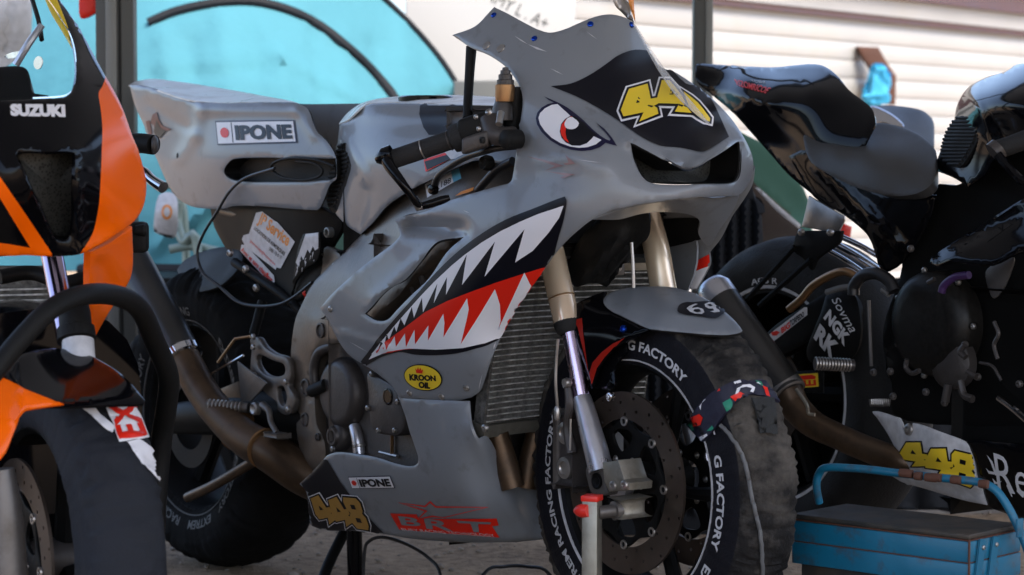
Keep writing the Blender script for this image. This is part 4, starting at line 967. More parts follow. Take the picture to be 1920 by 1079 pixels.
mat('reflection_dark_red', (.3,.012,.006), .35, spec=.3)
d = Decal('red_edge_reflection', fd2, [fd2], .001)  # red reflection of the orange bike, painted along the edges
d.poly('reflection_dark_red', [(1072,592),(1078,600),(1092,597),(1094,625),(1098,655),(1104,700),(1098,672),(1090,640),(1084,615)]); d.poly('reflection_dark_red', [(1106,700),(1112,680),(1130,660),(1150,645),(1172,634),(1152,651),(1134,670),(1120,690),(1110,722)]); d.build()
bolt_at(fd2, 'blue_anod', 1169, 617, .007)
panel('inner_fork_guard', hero, 'black_gloss', HB, [(1104,730,1),(1120,694),(1140,664),(1168,642),(1172,660),(1150,690),(1152,720),(1140,732),(1118,728)], [(1104,730,.085),(1168,642,.075),(1150,700,.08),(1140,732,.085)], step=8)
# ---- radiator with its fins
def radp(r, t, d=0): return HB.W(-.262+.05*t+.9*(r*r-.04)+d*.97, r*.9, .425+.265*t-d*.18)
rd = root; V = []; F = []; nr, nt = 14, 8
for dd in (0, -.03):
    for i in range(nr+1):
        for j in range(nt+1): V.append(radp(-.2+.4*i/nr, j/nt, dd))
w = nt+1; S_ = (nr+1)*w
for i in range(nr):
    for j in range(nt): a = i*w+j; F += [(a, a+w, a+w+1, a+1), (S_+a, S_+a+1, S_+a+w+1, S_+a+w)]
for i in range(nr): a = i*w; F += [(a, S_+a, S_+a+w, a+w), (a+nt, a+nt+w, S_+a+nt+w, S_+a+nt)]
for j in range(nt): F += [(j, j+1, S_+j+1, S_+j), (nr*w+j, S_+nr*w+j, S_+nr*w+j+1, nr*w+j+1)]
rad = mk('radiator', hero, 'radiator_core', V, F); fixn(rad)
f0 = None; N_F = 25
for k in range(N_F):
    t = (k+.5)/N_F
    if f0 is None:
        V = []; F = []
        for i in range(nr+1):
            r = -.195+.39*i/nr
            for (dt, d_) in ((-.003, 0), (-.003, .0045), (.003, .0045), (.003, 0)): V.append(radp(r, t+dt, d_))
        for i in range(nr):
            for c in range(4): a = i*4+c; b = i*4+(c+1) % 4; F.append((a, b, b+4, a+4))
        f0 = mk('fin', rad, 'radiator_fin', V, F); fixn(f0); t0_ = t; fl0 = f0.location.copy()
    else:
        o = f0.copy(); COL.objects.link(o); o.parent = rad; o.location = fl0+(radp(0, t)-radp(0, t0_))
def cor(tn, name, h): # tanks top and bottom
    V = []; F = []
    for i in range(nr+1):
        r = -.203+.406*i/nr
        for (dt, d_) in ((tn, -.034), (tn, .008), (tn+h, .008), (tn+h, -.034)): V.append(radp(r, dt, d_))
    for i in range(nr):
        for c in range(4): a = i*4+c; b = i*4+(c+1) % 4; F.append((a, b, b+4, a+4))
    F += [(0, 3, 2, 1), (nr*4, nr*4+1, nr*4+2, nr*4+3)]
    o = mk(name, rad, 'zinc', V, F); fixn(o)
cor(-.085, 'bottom_tank', .08); cor(1.0, 'top_tank', .05)
# louvred corrugation between the fins, too fine to count
V = []; F = []
for k in range(N_F-1):
    for i in range(150):
        r = -.195+.39*i/150; tt = (k+1)/N_F; b = len(V); jt = .004*((i % 2)*2-1)
        V += [radp(r, tt-.013, .0005), radp(r+.0007, tt-.013, .0035), radp(r+.0007, tt+.013, .0035), radp(r, tt+.013, .0005)]; F.append((b, b+1, b+2, b+3))
tag(mk('louvres', rad, 'louvre', V, F), kind='stuff')
box('side_bracket', rad, 'alu', P(1158,502,0), HB.r, Z3, HB.h, .028, .026, .004, .001); bolt(rad, 'steel', P(1158,503,.0)+HB.h*.003, HB.h, .006)
tube('overflow_pipe', hero, 'steel', [P(1184,455,.02), P(1187,500,.02), P(1188,540,.02)], .0032, 8)
bolt(rad, 'steel', P(909,803,.205), R_, .007)
for i, (a, b_, c_) in enumerate((((932,815,.13),(946,860,.12),(962,915,.11)), ((1008,812,.03),(995,860,.04),(985,915,.05)), ((1050,800,-.05),(1040,850,-.04),(1025,915,-.02)))):
    tube('header_pipe', hero, 'exhaust_steel', [P(*a), P(*b_), P(*c_)], .021, 16)
# ram-air duct and headstock dark mass between the forks
panel('air_duct', hero, 'black_plastic', HB, [(1062,500,1),(1085,450),(1120,418),(1170,400),(1215,398,1),(1220,430),(1212,452),(1196,462),(1178,480),(1160,500),(1138,525),(1110,532),(1074,538)], [(1062,500,.06),(1120,418,.08),(1215,398,.02),(1140,470,.05),(1110,532,.05),(1196,462,.0)], thick=.02, bumps=[(1090,525,1170,440,10,.012),(1110,530,1185,450,8,-.01)])
box('steering_head', hero, 'black_plastic', P(1150,340,0)-HB.h*.1, HB.h, R_, Z3, .12, .16, .22, .02)
box('lower_yoke', hero, 'black_plastic', P(1125,430,0)-HB.h*.03, HB.h, R_, Z3, .07, .26, .045, .01)
# nose inside, fills the dark behind the screen edge
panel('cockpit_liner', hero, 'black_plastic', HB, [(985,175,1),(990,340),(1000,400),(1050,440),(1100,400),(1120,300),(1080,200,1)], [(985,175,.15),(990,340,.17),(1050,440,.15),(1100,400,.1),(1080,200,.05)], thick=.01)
# ---- frame and swingarm pivot plate
frm = panel('frame', hero, 'frame_alu', HB, [(674,441,1),(645,470),(612,502),(582,535),(563,573),(550,607),(543,673),(547,740),(553,800),(563,857),(577,877),(590,881),(607,874),(608,842),(603,820),(592,795),(588,754),(588,690),(603,652),(640,640),(700,600),(800,500),(900,420),(985,370),(1000,300,1),(960,262),(897,280),(850,298),(804,326),(759,350),(722,376),(700,405)],
  [(674,441,.12),(612,502,.13),(563,573,.14),(543,673,.15),(553,800,.15),(590,880,.15),(603,700,.15),(700,600,.19),(800,500,.19),(985,370,.14),(1000,300,.1),(897,280,.11),(804,326,.13),(722,376,.12),(880,340,.16),(760,420,.17),(660,520,.165),(580,650,.155)], thick=.03, step=12, bumps=[(590,600,580,860,14,.006),(720,380,960,275,10,.004)])
mirror_panel('left_frame', hero, 'frame_alu', [(674,441),(563,573),(543,673),(553,800),(590,880),(608,840),(588,754),(603,652),(800,500),(985,370),(960,262),(804,326),(722,376)], TPS([(674,441,.12),(553,800,.15),(985,370,.14),(804,326,.13)]), HB)
for x, y, rr0 in ((602,620,.015),(574,727,.018),(573,787,.014),(597,820,.008)):
    h = hit([frm], x, y, .0)
    if h: lathe('pivot_recess', frm, 'engine_grey', h[0], R_, [(0,rr0),(.0035,rr0*.98),(.004,rr0*.8),(.0006,rr0*.7),(.0008,0)], 24)
d = Decal('frame_stickers', frm, [frm], .0012); gc = lambda x, y: (600+x/2.6975, 100+y/2.6975)
d.poly('decal_white', [gc(*p) for p in [(533,665),(662,590),(678,655),(545,733)]]); d.poly('decal_blue', [gc(*p) for p in [(664,600),(705,583),(718,635),(678,655)]], layer=0)
d.poly('decal_black', [gc(*p) for p in [(545,672),(580,652),(590,690),(560,712)]]); d.text('decal_black', '188', [gc(612,655),gc(665,632),gc(672,655),gc(618,682)], shear=.3)
d.text('decal_black', 'S-K', [gc(572,682),gc(610,662),gc(616,690),gc(580,710)], shear=.3)
d.poly('decal_orange', [gc(*p) for p in [(690,728),(720,705),(785,682),(780,700),(760,708)]]); d.build()
lathe('oval_guide', hero, 'pole_light', P(622,436,.13), R_, [(0,.010),(.012,.010),(.013,.007),(.002,.006),(.002,0)], 16)
lathe('red_knob', hero, 'red_plastic', P(579,548,.1), R_, [(-.012,.006),(-.008,.012),(0,.015),(.008,.012),(.013,.005),(.014,0)], 20)
panel('subframe_bracket', hero, 'frame_alu', HB, [(595,470,1),(612,462),(640,478),(648,500),(620,525),(600,545),(590,520)], [(595,470,.1),(640,478,.12),(600,545,.11)], thick=.012)
bolt(hero, 'steel', P(628,500,.127), R_, .008)
tube('subframe_rail', hero, 'frame_alu', [P(640,500,.1), P(590,460,.09), P(520,420,.08), P(420,395,.06)], .012, 10)
tube('subframe_strut', hero, 'black_paint', [P(600,620,.1), P(545,565,.11), P(470,512,.1), P(440,492,.09)], .010, 10)
# ---- engine
box('engine_block', hero, 'engine_grey', HB.W(-.6,0,.43), HB.h, R_, Z3, .4, .27, .3, .03, 3)
box('cylinder_head', hero, 'engine_grey', HB.W(-.5,0,.63), HB.h, R_, Z3, .26, .3, .2, .02, 3)
box('air_box', hero, 'black_plastic', HB.W(-.6,0,.8), HB.h, R_, Z3, .4, .2, .18, .03, 3)
box('sump', hero, 'black_paint', HB.W(-.6,0,.27), HB.h, R_, Z3, .26, .16, .12, .03, 3)
ee = lambda x, y: (540+x/2.996, 540+y/2.996)
cl = lathe('clutch_cover', hero, 'engine_grey', P(650,736,.135), R_, [(-.04,.07),(.0,.07),(.012,.068),(.02,.064),(.026,.058),(.0275,.05),(.028,.0)], 48)
pl(HB, 'ignition_cover', hero, 'engine_grey', [ee(*p) for p in [(440,480),(500,500),(580,545),(630,600),(645,700),(645,790),(610,832),(550,828),(500,818),(465,780),(452,700),(448,600)]], .175, .06, [], .006)
lathe('cover_window', hero, 'black_gloss', P(727,744,.176), R_, [(0,.0155),(.001,.0155),(.0015,.013),(.0005,.012),(.0005,0)], 24)
for x, y in ((447,676),(468,485),(507,802),(598,802),(615,640),(250,905)): bolt(hero, 'steel', P(*ee(x, y), .178), R_, .0055)
lathe('water_pump', hero, 'engine_grey', P(632,818,.15), R_, [(-.03,.03),(0,.03),(.006,.026),(.008,.02),(.014,.017),(.014,.012),(.006,.011),(.006,0)], 32)
tube('coolant_pipe', hero, 'alu_clean', [P(665,800,.14), P(670,822,.145), P(674,852,.145)], .0115, 18)
lathe('pipe_band', hero, 'steel', P(673,836,.145), P(674,852,.145)-P(670,822,.145), [(-.003,.012),(-.002,.0128),(.002,.0128),(.003,.012)], 18)
tube('hose', hero, 'engine_grey', [P(625,648,.15), P(600,660,.155), P(590,685,.155), P(590,715,.155), P(600,733,.15)], .010, 12)
tube('sleeve', hero, 'black_plastic', [P(584,734,.165), P(612,722,.16)], .0125, 14)
pl(HB, 'crankcase_side', hero, 'engine_grey', [ee(*p) for p in [(200,420),(300,300),(400,330),(470,420),(480,600),(500,780),(480,900),(380,930),(240,910),(205,760)]], .13, .05, [], .008)
for i, (a, b_) in enumerate((((735,815),(735,852)),((712,848),(745,856)),((640,890),(700,880)))): tube('small_pipe', hero, 'steel' if i else 'bronze', [P(*a, .14), P(*b_, .14)], .0035, 8)
# side vent inner details, seen through the slot
tube('vent_strut', hero, 'alu', [P(784,500,.18), P(803,560,.18)], .006, 8); tube('vent_strut', hero, 'alu', [P(762,520,.18), P(780,560,.18)], .004, 8)
panel('vent_plate', hero, 'frame_alu', HB, [(820,440,1),(872,430,1),(870,470),(825,500),(800,530),(790,490)], [(820,440,.17),(872,430,.17),(800,530,.18)], thick=.004)
# ---- exhaust
ex = tube('exhaust_pipe', hero, 'exhaust_steel', [P(600,905,.12), P(560,884,.15), P(510,850,.18), P(460,822,.2), P(415,780,.21), P(380,735,.215), P(355,690,.22), P(343,668,.222)], [.042,.042,.041,.037,.034,.033,.033,.034], 28)
for x, y, x2, y2 in ((448,808,470,822),(500,842,520,852)): lathe('weld', ex, 'bronze', P(x, y, .19), P(x2, y2, .195)-P(x, y, .19), [(-.002,.040),(0,.0425),(.002,.040)], 28)
mf = lathe('silencer', hero, 'titan_grey', P(340,664,.222), P(270,535,.235)-P(340,664,.222), [(0,.036),(.004,.039),(.01,.0405),(.02,.0405),(.35,.043),(.36,.04),(.36,.02),(.33,.02),(.33,0)], 40)
lathe('clamp', mf, 'chrome', P(342,667,.222), P(270,535,.235)-P(340,664,.222), [(-.012,.036),(-.008,.0415),(.006,.0425),(.008,.039)], 40)
# ---- foot controls
q4 = lambda x, y: (300+x/2.078, 560+y/2.078)
pl(HB, 'rearset_bracket', hero, 'alu', [q4(*p) for p in [(350,160),(380,152),(405,188),(445,215),(495,235),(505,300),(500,340),(522,385),(515,440),(490,455),(460,440),(452,405),(420,380),(385,345),(360,330),(350,280),(355,200)]], .165, .014, [[q4(*p) for p in [(385,220),(440,243),(480,258),(482,295),(440,305),(400,290),(375,250)]], [q4(*p) for p in [(455,350),(480,345),(492,390),(480,420),(462,400)]]], .003)
pl(HB, 'heel_guard', hero, 'alu', [q4(*p)+(1,) for p in [(300,245),(415,330),(380,372),(350,402),(315,402),(308,320)]], .18, .004, [], .001, False)
pl(HB, 'heel_plate', hero, 'frame_alu', [q4(*p)+(1,) for p in [(190,372),(305,322),(316,402),(210,402)]], .15, .004, [], .001, False)
pg = tube('footpeg', hero, 'alu', [P(*q4(185,412), .235), P(*q4(345,427), .18)], .0105, 14)
for k in range(9):
    a = P(*q4(195+15*k, 413.5+1.3*k), .232-.005*k); lathe('knurl', pg, 'steel', a, P(*q4(345,427), .18)-P(*q4(185,412), .235), [(-.0022,.0105),(-.001,.0122),(.001,.0122),(.0022,.0105)], 14)
lathe('peg_pivot', hero, 'steel', P(*q4(365,430), .19), R_, [(-.01,.013),(0,.013),(.003,.010),(.001,.007),(.001,0)], 20)
tube('brake_pedal', hero, 'alu', [P(*q4(400,415), .18), P(*q4(425,440), .182), P(*q4(432,480), .185), P(*q4(455,525), .19)], [.009,.007,.006,.006], 10)
box('pedal_tip', hero, 'alu', P(*q4(458,532), .195), HB.h, R_, Z3, .05, .03, .008, .002)
for a, b_, r0 in (((188,300),(325,222),.0028), ((225,250),(290,160),.003), ((290,158),(350,148),.003)): tube('link_rod', hero, 'chrome' if r0 == .0028 else 'bronze', [P(*q4(*a), .19), P(*q4(*b_), .17)], r0, 8)
for x, y in ((367,298),(362,150),(489,325),(498,432),(362,190)): bolt(hero, 'steel', P(*q4(x, y), .175), R_, .006)
tube('shock_rod', hero, 'black_paint', [P(*q4(400,10), .1), P(*q4(365,140), .12)], .010, 10)
# ---- swingarm, rear wheel, warmer
RO = HB.W(-1.5, 0, .325)
tube('swingarm', hero, 'black_paint', [HB.W(-.9,.11,.38), HB.W(-1.2,.13,.36), HB.W(-1.5,.135,.325)], [.04,.035,.025], 12, flat=1.3); tube('swingarm_brace', hero, 'exhaust_steel', [P(352,933,.13), P(410,905,.13), P(500,850,.12)], .011, 10)
tube('swingarm', hero, 'black_paint', [HB.W(-.9,-.11,.38), HB.W(-1.5,-.135,.325)], [.04,.025], 12)
rw = ring('rear_wheel', hero, 'black_paint', RO, R_, [(-.08,.21),(.08,.21),(.082,.203),(.07,.195),(.03,.185),(-.03,.185),(-.07,.195),(-.082,.203)], 56)
lathe('hub', rw, 'black_paint', RO, R_, [(-.08,.03),(.08,.03)], 20)
for k in range(5):
    a = math.radians(72*k); dr = HB.h*math.sin(a)+Z3*math.cos(a); tube('spoke', rw, 'black_paint', [RO+dr*.03, RO+dr*.19], [.018,.02], 8)
ring('brake_disc', rw, 'black_plastic', RO+R_*.09, R_, [(-.002,.07),(.002,.07),(.002,.11),(-.002,.11)], 48)
mat('warmer_rear', (.008,.008,.008), .85, spec=.08, bump=.35, bscale=260, var=.3, vscale=10)
rp = [(.078,.2),(.088,.212),(.097,.23),(.101,.25),(.1,.27),(.094,.292),(.078,.311),(.05,.324),(.018,.33),(-.018,.33),(-.05,.324),(-.078,.311),(-.094,.292),(-.1,.27),(-.101,.25),(-.097,.23),(-.088,.212),(-.078,.2)]
rwm, rwc, rrf = warmer('tyre_warmer', HB, RO, rp, 'black tyre warmer with faint lettering on the rear wheel of the grey motorcycle', seg=240, seed=5, mt='warmer_rear', dk='warmer_rear', wr=.004)
V, F = ringv(RO, R_, [(.0895,.212),(.092,.2127),(.0925,.2146),(.0905,.2146)], 100); mk('piping', rwm, 'decal_dim', V, F)
for txt, a0, a1 in (('FACTORY', -88, -58), ('EXTREM RACING', -48, 5), ('EXTREM RACING FACTORY', 40, 142), ('EXTREM', 152, 178), ('RACING FACTORY', -172, -110)):
    d = Decal('lettering', rwm, [rwc]); wheel_text(d, 'decal_dim', HB, RO, .224, .243, a0, a1, txt, rrf, bold=.02); d.build()
lead = tube('warmer_lead', rwm, 'cable_black', [P(515,316,.16),P(461,334,.15),P(430,360,.15),P(408,396,.14),(P(381,440,.13)),P(370,476,.13),P(381,512,.13),P(408,534,.13),P(444,565,.13),P(479,574,.13),P(519,572,.13),P(550,558,.13),P(585,530,.13)], .0032, 8)
panel('hugger', hero, 'black_plastic', HB, [(330,505,1),(345,487),(380,470),(420,462),(450,465,1),(452,490),(430,520),(400,540),(350,545)], [(330,505,.04),(420,462,.05),(450,490,.09),(350,545,.09)], thick=.006)
for x, y in ((431,475),(460,505),(480,540)): bolt(hero, 'steel', P(x, y, .115), R_, .008)
# ---- handlebar, grip, switch, brake master cylinder, lever guard
gc3 = lambda x, y, r: P(600+x/2.6975, 100+y/2.6975, r)
gr = tube('throttle_grip', hero, 'grip_rubber', [gc3(345,545,.36), gc3(690,430,.28)], .0165, 24)
ga = (gc3(690,430,.28)-gc3(345,545,.36)).normalized()
for x, y, r in ((375,535,.353),(520,487,.32),(655,442,.288)): lathe('ring', gr, 'engine_grey' if x != 520 else 'steel', gc3(x, y, r), ga, [(-.0012,.0166),(-.0008,.0176),(.0008,.0176),(.0012,.0166)], 24)
lathe('flange', gr, 'grip_rubber', gc3(668,437,.285), ga, [(0,.0165),(.002,.023),(.006,.024),(.009,.0245),(.02,.0245),(.022,.02),(.022,0)], 28)
sw = box('switch_housing', hero, 'black_plastic', gc3(775,375,.262), ga, Z3, ga.cross(Z3), .054, .04, .04, .008, 3)
for x, y in ((787,323),(801,383)): bolt(sw, 'steel', gc3(x, y, .288), R_, .0042)
sw2 = box('throttle_body', hero, 'engine_grey', gc3(795,450,.27), ga, Z3, ga.cross(Z3), .05, .028, .034, .005, 3); bolt(sw2, 'dark_rubber', gc3(820,440,.297), R_, .006)
mc = tube('master_cylinder', hero, 'engine_grey', [gc3(850,330,.25), gc3(880,400,.25), gc3(920,420,.245), gc3(985,405,.22)], [.016,.019,.017,.012], 18)
lathe('end_boss', mc, 'black_plastic', gc3(935,435,.262), R_, [(-.03,.016),(0,.016),(.004,.012),(.006,0)], 20)
tube('reservoir_mount', mc, 'black_plastic', [gc3(990,170,.19), gc3(985,330,.19), gc3(960,420,.2)], [.02,.018,.014], 14)
ad = lathe('adjuster', hero, 'bronze', gc3(935,245,.215), Z3, [(0,.0155),(.008,.0165),(.028,.0168),(.03,.013),(.031,.0125)], 24)
lathe('knob', ad, 'engine_grey', gc3(938,160,.215), Z3, [(0,.0145),(.008,.0145),(.009,.012),(.017,.0118),(.018,.009),(.024,.0085),(.025,.0055),(.029,.005),(.03,0)], 12)
lathe('stem', ad, 'engine_grey', gc3(925,340,.215), Z3, [(0,.018),(.02,.018),(.03,.014),(.036,.013)], 18)
bolt(mc, 'steel', gc3(853,297,.27), R_+Z3, .006); tube('pivot_pin', mc, 'steel', [gc3(905,360,.262), gc3(915,300,.25)], .006, 10)
lg = tube('lever_guard', hero, 'black_gloss', [gc3(335,510,.37), gc3(345,560,.372), gc3(410,650,.37), gc3(465,725,.355), gc3(500,775,.34)], [.012,.0125,.010,.008,.0085], 12, flat=.8)
lathe('bar_end', lg, 'black_gloss', gc3(338,522,.368), ga*-1, [(-.01,.017),(.004,.017),(.01,.013),(.02,.006),(.022,0)], 18)
mk('tip', lg, 'steel', *sweep([gc3(475,735,.35), gc3(505,782,.338), gc3(520,775,.335)], [.0075,.0085,.006], 10))
tube('lever', hero, 'black_gloss', [gc3(500,778,.338), gc3(560,762,.325), gc3(620,742,.31), gc3(655,730,.3)], [.0065,.0075,.0075,.005], 10)
tube('brake_hose', hero, 'cable_black', [gc3(1000,470,.2), gc3(900,480,.23), gc3(830,497,.24), gc3(740,525,.23), gc3(660,570,.22), gc3(600,620,.2), gc3(572,690,.19)], .0062, 10)
tube('brake_hose', hero, 'cable_black', [gc3(975,545,.19), gc3(900,585,.19), gc3(845,640,.185), gc3(800,692,.18)], .0075, 10)
tube('throttle_cable', hero, 'cable_grey', [gc3(800,500,.24), gc3(720,535,.23), gc3(640,590,.21), gc3(575,640,.2)], .0025, 8)
lathe('hose_end', hero, 'black_gloss', gc3(572,690,.195), R_, [(-.006,.009),(0,.010),(.006,.008),(.008,0)], 14)
lathe('bracket_boss', hero, 'black_plastic', gc3(840,555,.2), R_, [(-.01,.012),(0,.014),(.008,.011),(.004,.006),(.004,0)], 16)
tube('clip_on', hero, 'black_plastic', [gc3(700,430,.28), gc3(1080,310,.15)], .011, 12)
box('top_yoke', hero, 'engine_grey', gc3(1060,330,.05)-HB.h*.02, HB.h, R_, Z3, .08, .26, .025, .008)
# filler cap and tank breather on top of the tank
lathe('filler_cap', tank, 'black_gloss', P(800,184,.0), Z3, [(-.01,.055),(.001,.055),(.004,.05),(.005,0)], 32)
# ================================================================== PADDOCK STANDS AND LEADS
fs = root('front_paddock_stand', HB.W(.03,.16,0), 'zinc front paddock stand post with red cap and knob under the fork', 'paddock stand', 'paddock stands')
pt = P(1110,935,.185); pb = P(1110,1150,.185)
box('post', fs, 'zinc', Vector((pt.x, pt.y, (pt.z+.02)/2)), Vector((.9,-.35,0)), Vector((.35,.9,0)), Z3, .027, .027, pt.z-.02, .002)
box('cap', fs, 'red_plastic', pt+Z3*.001, Vector((.9,-.35,0)), Vector((.35,.9,0)), Z3, .030, .030, .010, .002)
ax_ = (P(1129,958,.185)-P(1090,958,.2)).normalized()
lathe('knob', fs, 'red_plastic', P(1097,958,.2), ax_*-1, [(-.006,.010),(0,.011),(.006,.0115),(.014,.009),(.02,.004),(.021,0)], 20)
lathe('arm', fs, 'alu', P(1120,962,.18), P(1200,952,.1)-P(1120,962,.18), [(0,.011),(.03,.011),(.031,.016),(.05,.016)], 20)
box('pad', fs, 'zinc', P(1181,950,.12), P(1200,952,.1)-P(1120,962,.18), Z3, (P(1200,952,.1)-P(1120,962,.18)).cross(Z3), .045, .032, .032, .008, 3)
box('foot', fs, 'black_paint', Vector((pt.x, pt.y, .02)), HB.h, R_, Z3, .5, .04, .03, .004)
rs = root('rear_paddock_stand', HB.W(-.75,.05,0), 'black tubular paddock stand whose two legs stand under the belly of the grey motorcycle', 'paddock stand', 'paddock stands')
a = HB.W(-.66,.0,.21)
tube('leg', rs, 'black_gloss', [atY(664,980,4.72), Vector((atY(667,1079,4.72).x, 4.72, .0))], .0155, 16)
tube('leg', rs, 'black_paint', [atY(652,985,4.78), atY(608,1079,4.70), Vector((atY(592,1100,4.6).x, 4.6, .0))], .011, 12)
tube('foot', rs, 'black_paint', [HB.W(-.95,.1,.015), HB.W(-.4,.1,.015)], .013, 12)
l1 = tube('mains_cable', None, 'cable_black', [Vector((atY(680,1090,4.7).x,4.7,.0)), atY(683,1040,4.7), atY(694,1014,4.7), atY(722,1008,4.68), atY(765,1022,4.66), atY(803,1046,4.64), atY(826,1079,4.6), Vector((atY(832,1100,4.55).x,4.55,0)), (0,4.2,0), (.1,3.6,0)], .0033, 8)
tag(l1, 'thin black cable arching up from the ground beside the stand legs', 'cable', 'cables on the ground')
l2 = tube('mains_cable', None, 'cable_black', [(.35,4.2,0), (.12,4.5,.0), atY(1032,1079,4.55), atY(988,1063,4.6), atY(945,1063,4.6), atY(905,1079,4.55), (-.12,4.4,.0), (-.3,3.6,0)], .0033, 8)
tag(l2, 'thin black cable lying in a low bow on the soil before the front wheel', 'cable', 'cables on the ground')
# ================================================================== ORANGE AND BLACK MOTORCYCLE
ob = root('racing_motorcycle', (-.75, 3.9, 0), 'orange and black motorcycle cut by the left edge, its screen and front wheel showing', 'motorcycle', 'racing motorcycles parked side by side')
OW = Frame(-.6723, 3.62, 29)
of = panel('front_fairing', ob, 'black_gloss', None, [(115,0),(150,50),(178,100),(200,140),(220,175),(236,210),(250,250),(262,280),(271,310),(278,345),(273,385),(255,415),(222,440),(190,460),(150,478),(95,483),(50,481),(0,482),(-90,470),(-170,400),(-220,300),(-200,150),(-150,20),(-90,-70,1),(60,-75,1)],
  [(115,0,3.86),(60,-75,4.0),(-90,-70,4.0),(178,100,3.72),(220,175,3.66),(250,250,3.64),(278,345,3.68),(255,415,3.62),(150,478,3.5),(0,482,3.45),(-90,470,3.44),(-220,300,3.62),(-150,20,3.7),(150,130,3.6),(60,200,3.45),(190,300,3.52),(60,350,3.38),(0,330,3.37),(210,380,3.54),(100,30,3.78),(0,120,3.5),(-80,200,3.45),(180,420,3.53)],
  [[(84,-10),(104,15),(120,40),(133,62),(141,88),(145,130),(142,160),(132,174),(115,181),(60,184),(0,186),(-80,186),(-120,160),(-130,60),(-90,-30),(0,-50),(50,-45)],
   [(35,284),(90,282),(138,283),(145,300),(143,350),(142,410),(135,442),(120,451),(103,444),(80,395),(55,340),(38,302)]], mode='Y', step=12, thick=.005, roll=.003, paint=[('orange_paint', [(203,130,1),(193,160),(185,176),(189,205),(192,240),(191,280),(190,310),(187,370),(183,400),(175,435),(160,462),(138,492,1),(300,492,1),(300,130,1)]), ('orange_paint', [(-60,290,1),(0,332,1),(50,405),(97,475,1),(99,500,1),(-120,500,1),(-60,452,1),(0,456),(57,465,1),(0,372,1),(-60,325,1)])], bumps=[(88,286,140,286,8,-.006),(143,300,142,430,8,-.008),(40,310,100,440,8,-.005)])
lp = [(35,284),(90,282),(138,283),(145,300),(143,350),(142,410),(135,442),(120,451),(103,444),(80,395),(55,340),(38,302)]
class YF:
    def p(s, x, y, k): return atY(x, y, k)
def yduct():
    L = cat_spline(lp); A = [atY(p[0], p[1], 3.50) for p in L]; A = [hit([of], p[0]+(p[0]-92)*.04, p[1]+(p[1]-365)*.02, -.004) for p in L]; A = [a[0] if a else atY(p[0], p[1], 3.46) for a, p in zip(A, L)]
    c = sum(A, Vector())/len(A); B = [c+(a-c)*.9+Vector((-.01, .06, 0)) for a in A]; n = len(A)
    o = mk('intake_duct', of, 'black_gloss', A+B, [(i, (i+1) % n, n+(i+1) % n, n+i) for i in range(n)])
    mk('mesh_screen', o, 'grille', [c+Vector((-.01, .057, 0))]+B, [(0, 1+i, 1+(i+1) % n) for i in range(n)])
yduct()
d = Decal('maker_name', of, [of], .0012); d.text('decal_white', 'SUZUKI', [(18,196),(121,197),(122,221),(20,219)], bold=.07); d.build()
# windscreen glass
mat('screen_glass', (.9,.93,.95), .03, trans=1.0); M('screen_glass').node_tree.nodes['Principled BSDF'].inputs['IOR'].default_value = 1.05
panel('windscreen', ob, 'screen_glass', None, [(82,-12),(102,14),(118,40),(131,62),(140,90),(144,130),(141,158),(131,173),(113,180),(60,183),(0,185),(-80,185),(-120,160),(-130,60),(-90,-30),(0,-50),(50,-45)], [(82,-12,3.8),(140,90,3.66),(113,180,3.54),(0,185,3.49),(-120,160,3.5),(-90,-30,3.7),(0,60,3.58)], mode='Y', thick=.003, step=18, roll=0)
d = root
yl = panel('yellow_trim', ob, 'decal_yellow', None, [(76,-20,1),(98,-20,1),(115,20),(128,55),(137,90),(139,98,1),(128,80),(110,50),(92,20)], [(76,-20,3.86),(139,98,3.70),(98,-20,3.85)], mode='Y', thick=.002, step=9)
tube('mirror_stem', ob, 'alu_clean', [atY(30,122,3.85), atY(52,85,3.85), atY(78,48,3.86)], .006, 8); tube('mirror_stem', ob, 'black_plastic', [atY(60,0,3.9), atY(72,40,3.86), atY(78,75,3.9)], .004, 8)
for cx, cy, a, b_ in ((28,103,20,6), (72,118,9,13)):
    plate('mirror', ob, 'mirror_glass', [[(x*.0008, y*.0008) for x, y in circ(0, 0, a, 20, b_)]], atY(cx, cy, 3.87), X3+Z3*.2, Z3, .006)
panel('instrument_cowl', ob, 'black_plastic', None, [(-90,150),(-20,128),(20,122),(45,125),(55,140),(60,170),(75,175),(95,182),(100,220),(-90,220)], [(-90,150,3.66),(45,125,3.66),(95,182,3.6),(-90,220,3.58)], mode='Y', thick=.06)
ck = panel('lower_cheek', ob, 'orange_paint', None, [(172,474,1),(210,455),(250,425,1),(252,470),(251,505),(243,532),(216,572),(178,637,1),(170,600)], [(172,474,3.58),(250,425,3.72),(252,500,3.75),(178,637,3.68),(216,572,3.72)], mode='Y', thick=.01, bumps=[(190,500,215,560,16,.02)])
tube('fork', ob, 'purple_chrome', [atY(96,470,3.72), atY(128,640,3.64)], .017, 16)
fkc = lathe('fork_collar', ob, 'black_plastic', atY(140,590,3.6), atY(145,650,3.58)-atY(140,590,3.6), [(-.016,.022),(0,.024),(.02,.024),(.022,.028),(.04,.029),(.042,.024),(.056,.023)], 28)
lathe('band', fkc, 'chrome', atY(136,572,3.6), atY(145,650,3.58)-atY(140,590,3.6), [(-.012,.021),(.006,.0225)], 28)
tube('fork_bottom', ob, 'decal_pale', [atY(146,640,3.58), atY(150,700,3.56)], .024, 20)
tube('fork_bottom', ob, 'alu', [atY(0,880,3.42), atY(8,960,3.42), atY(14,1079,3.42), atY(16,1120,3.42)], [.02,.026,.03,.03], 16)
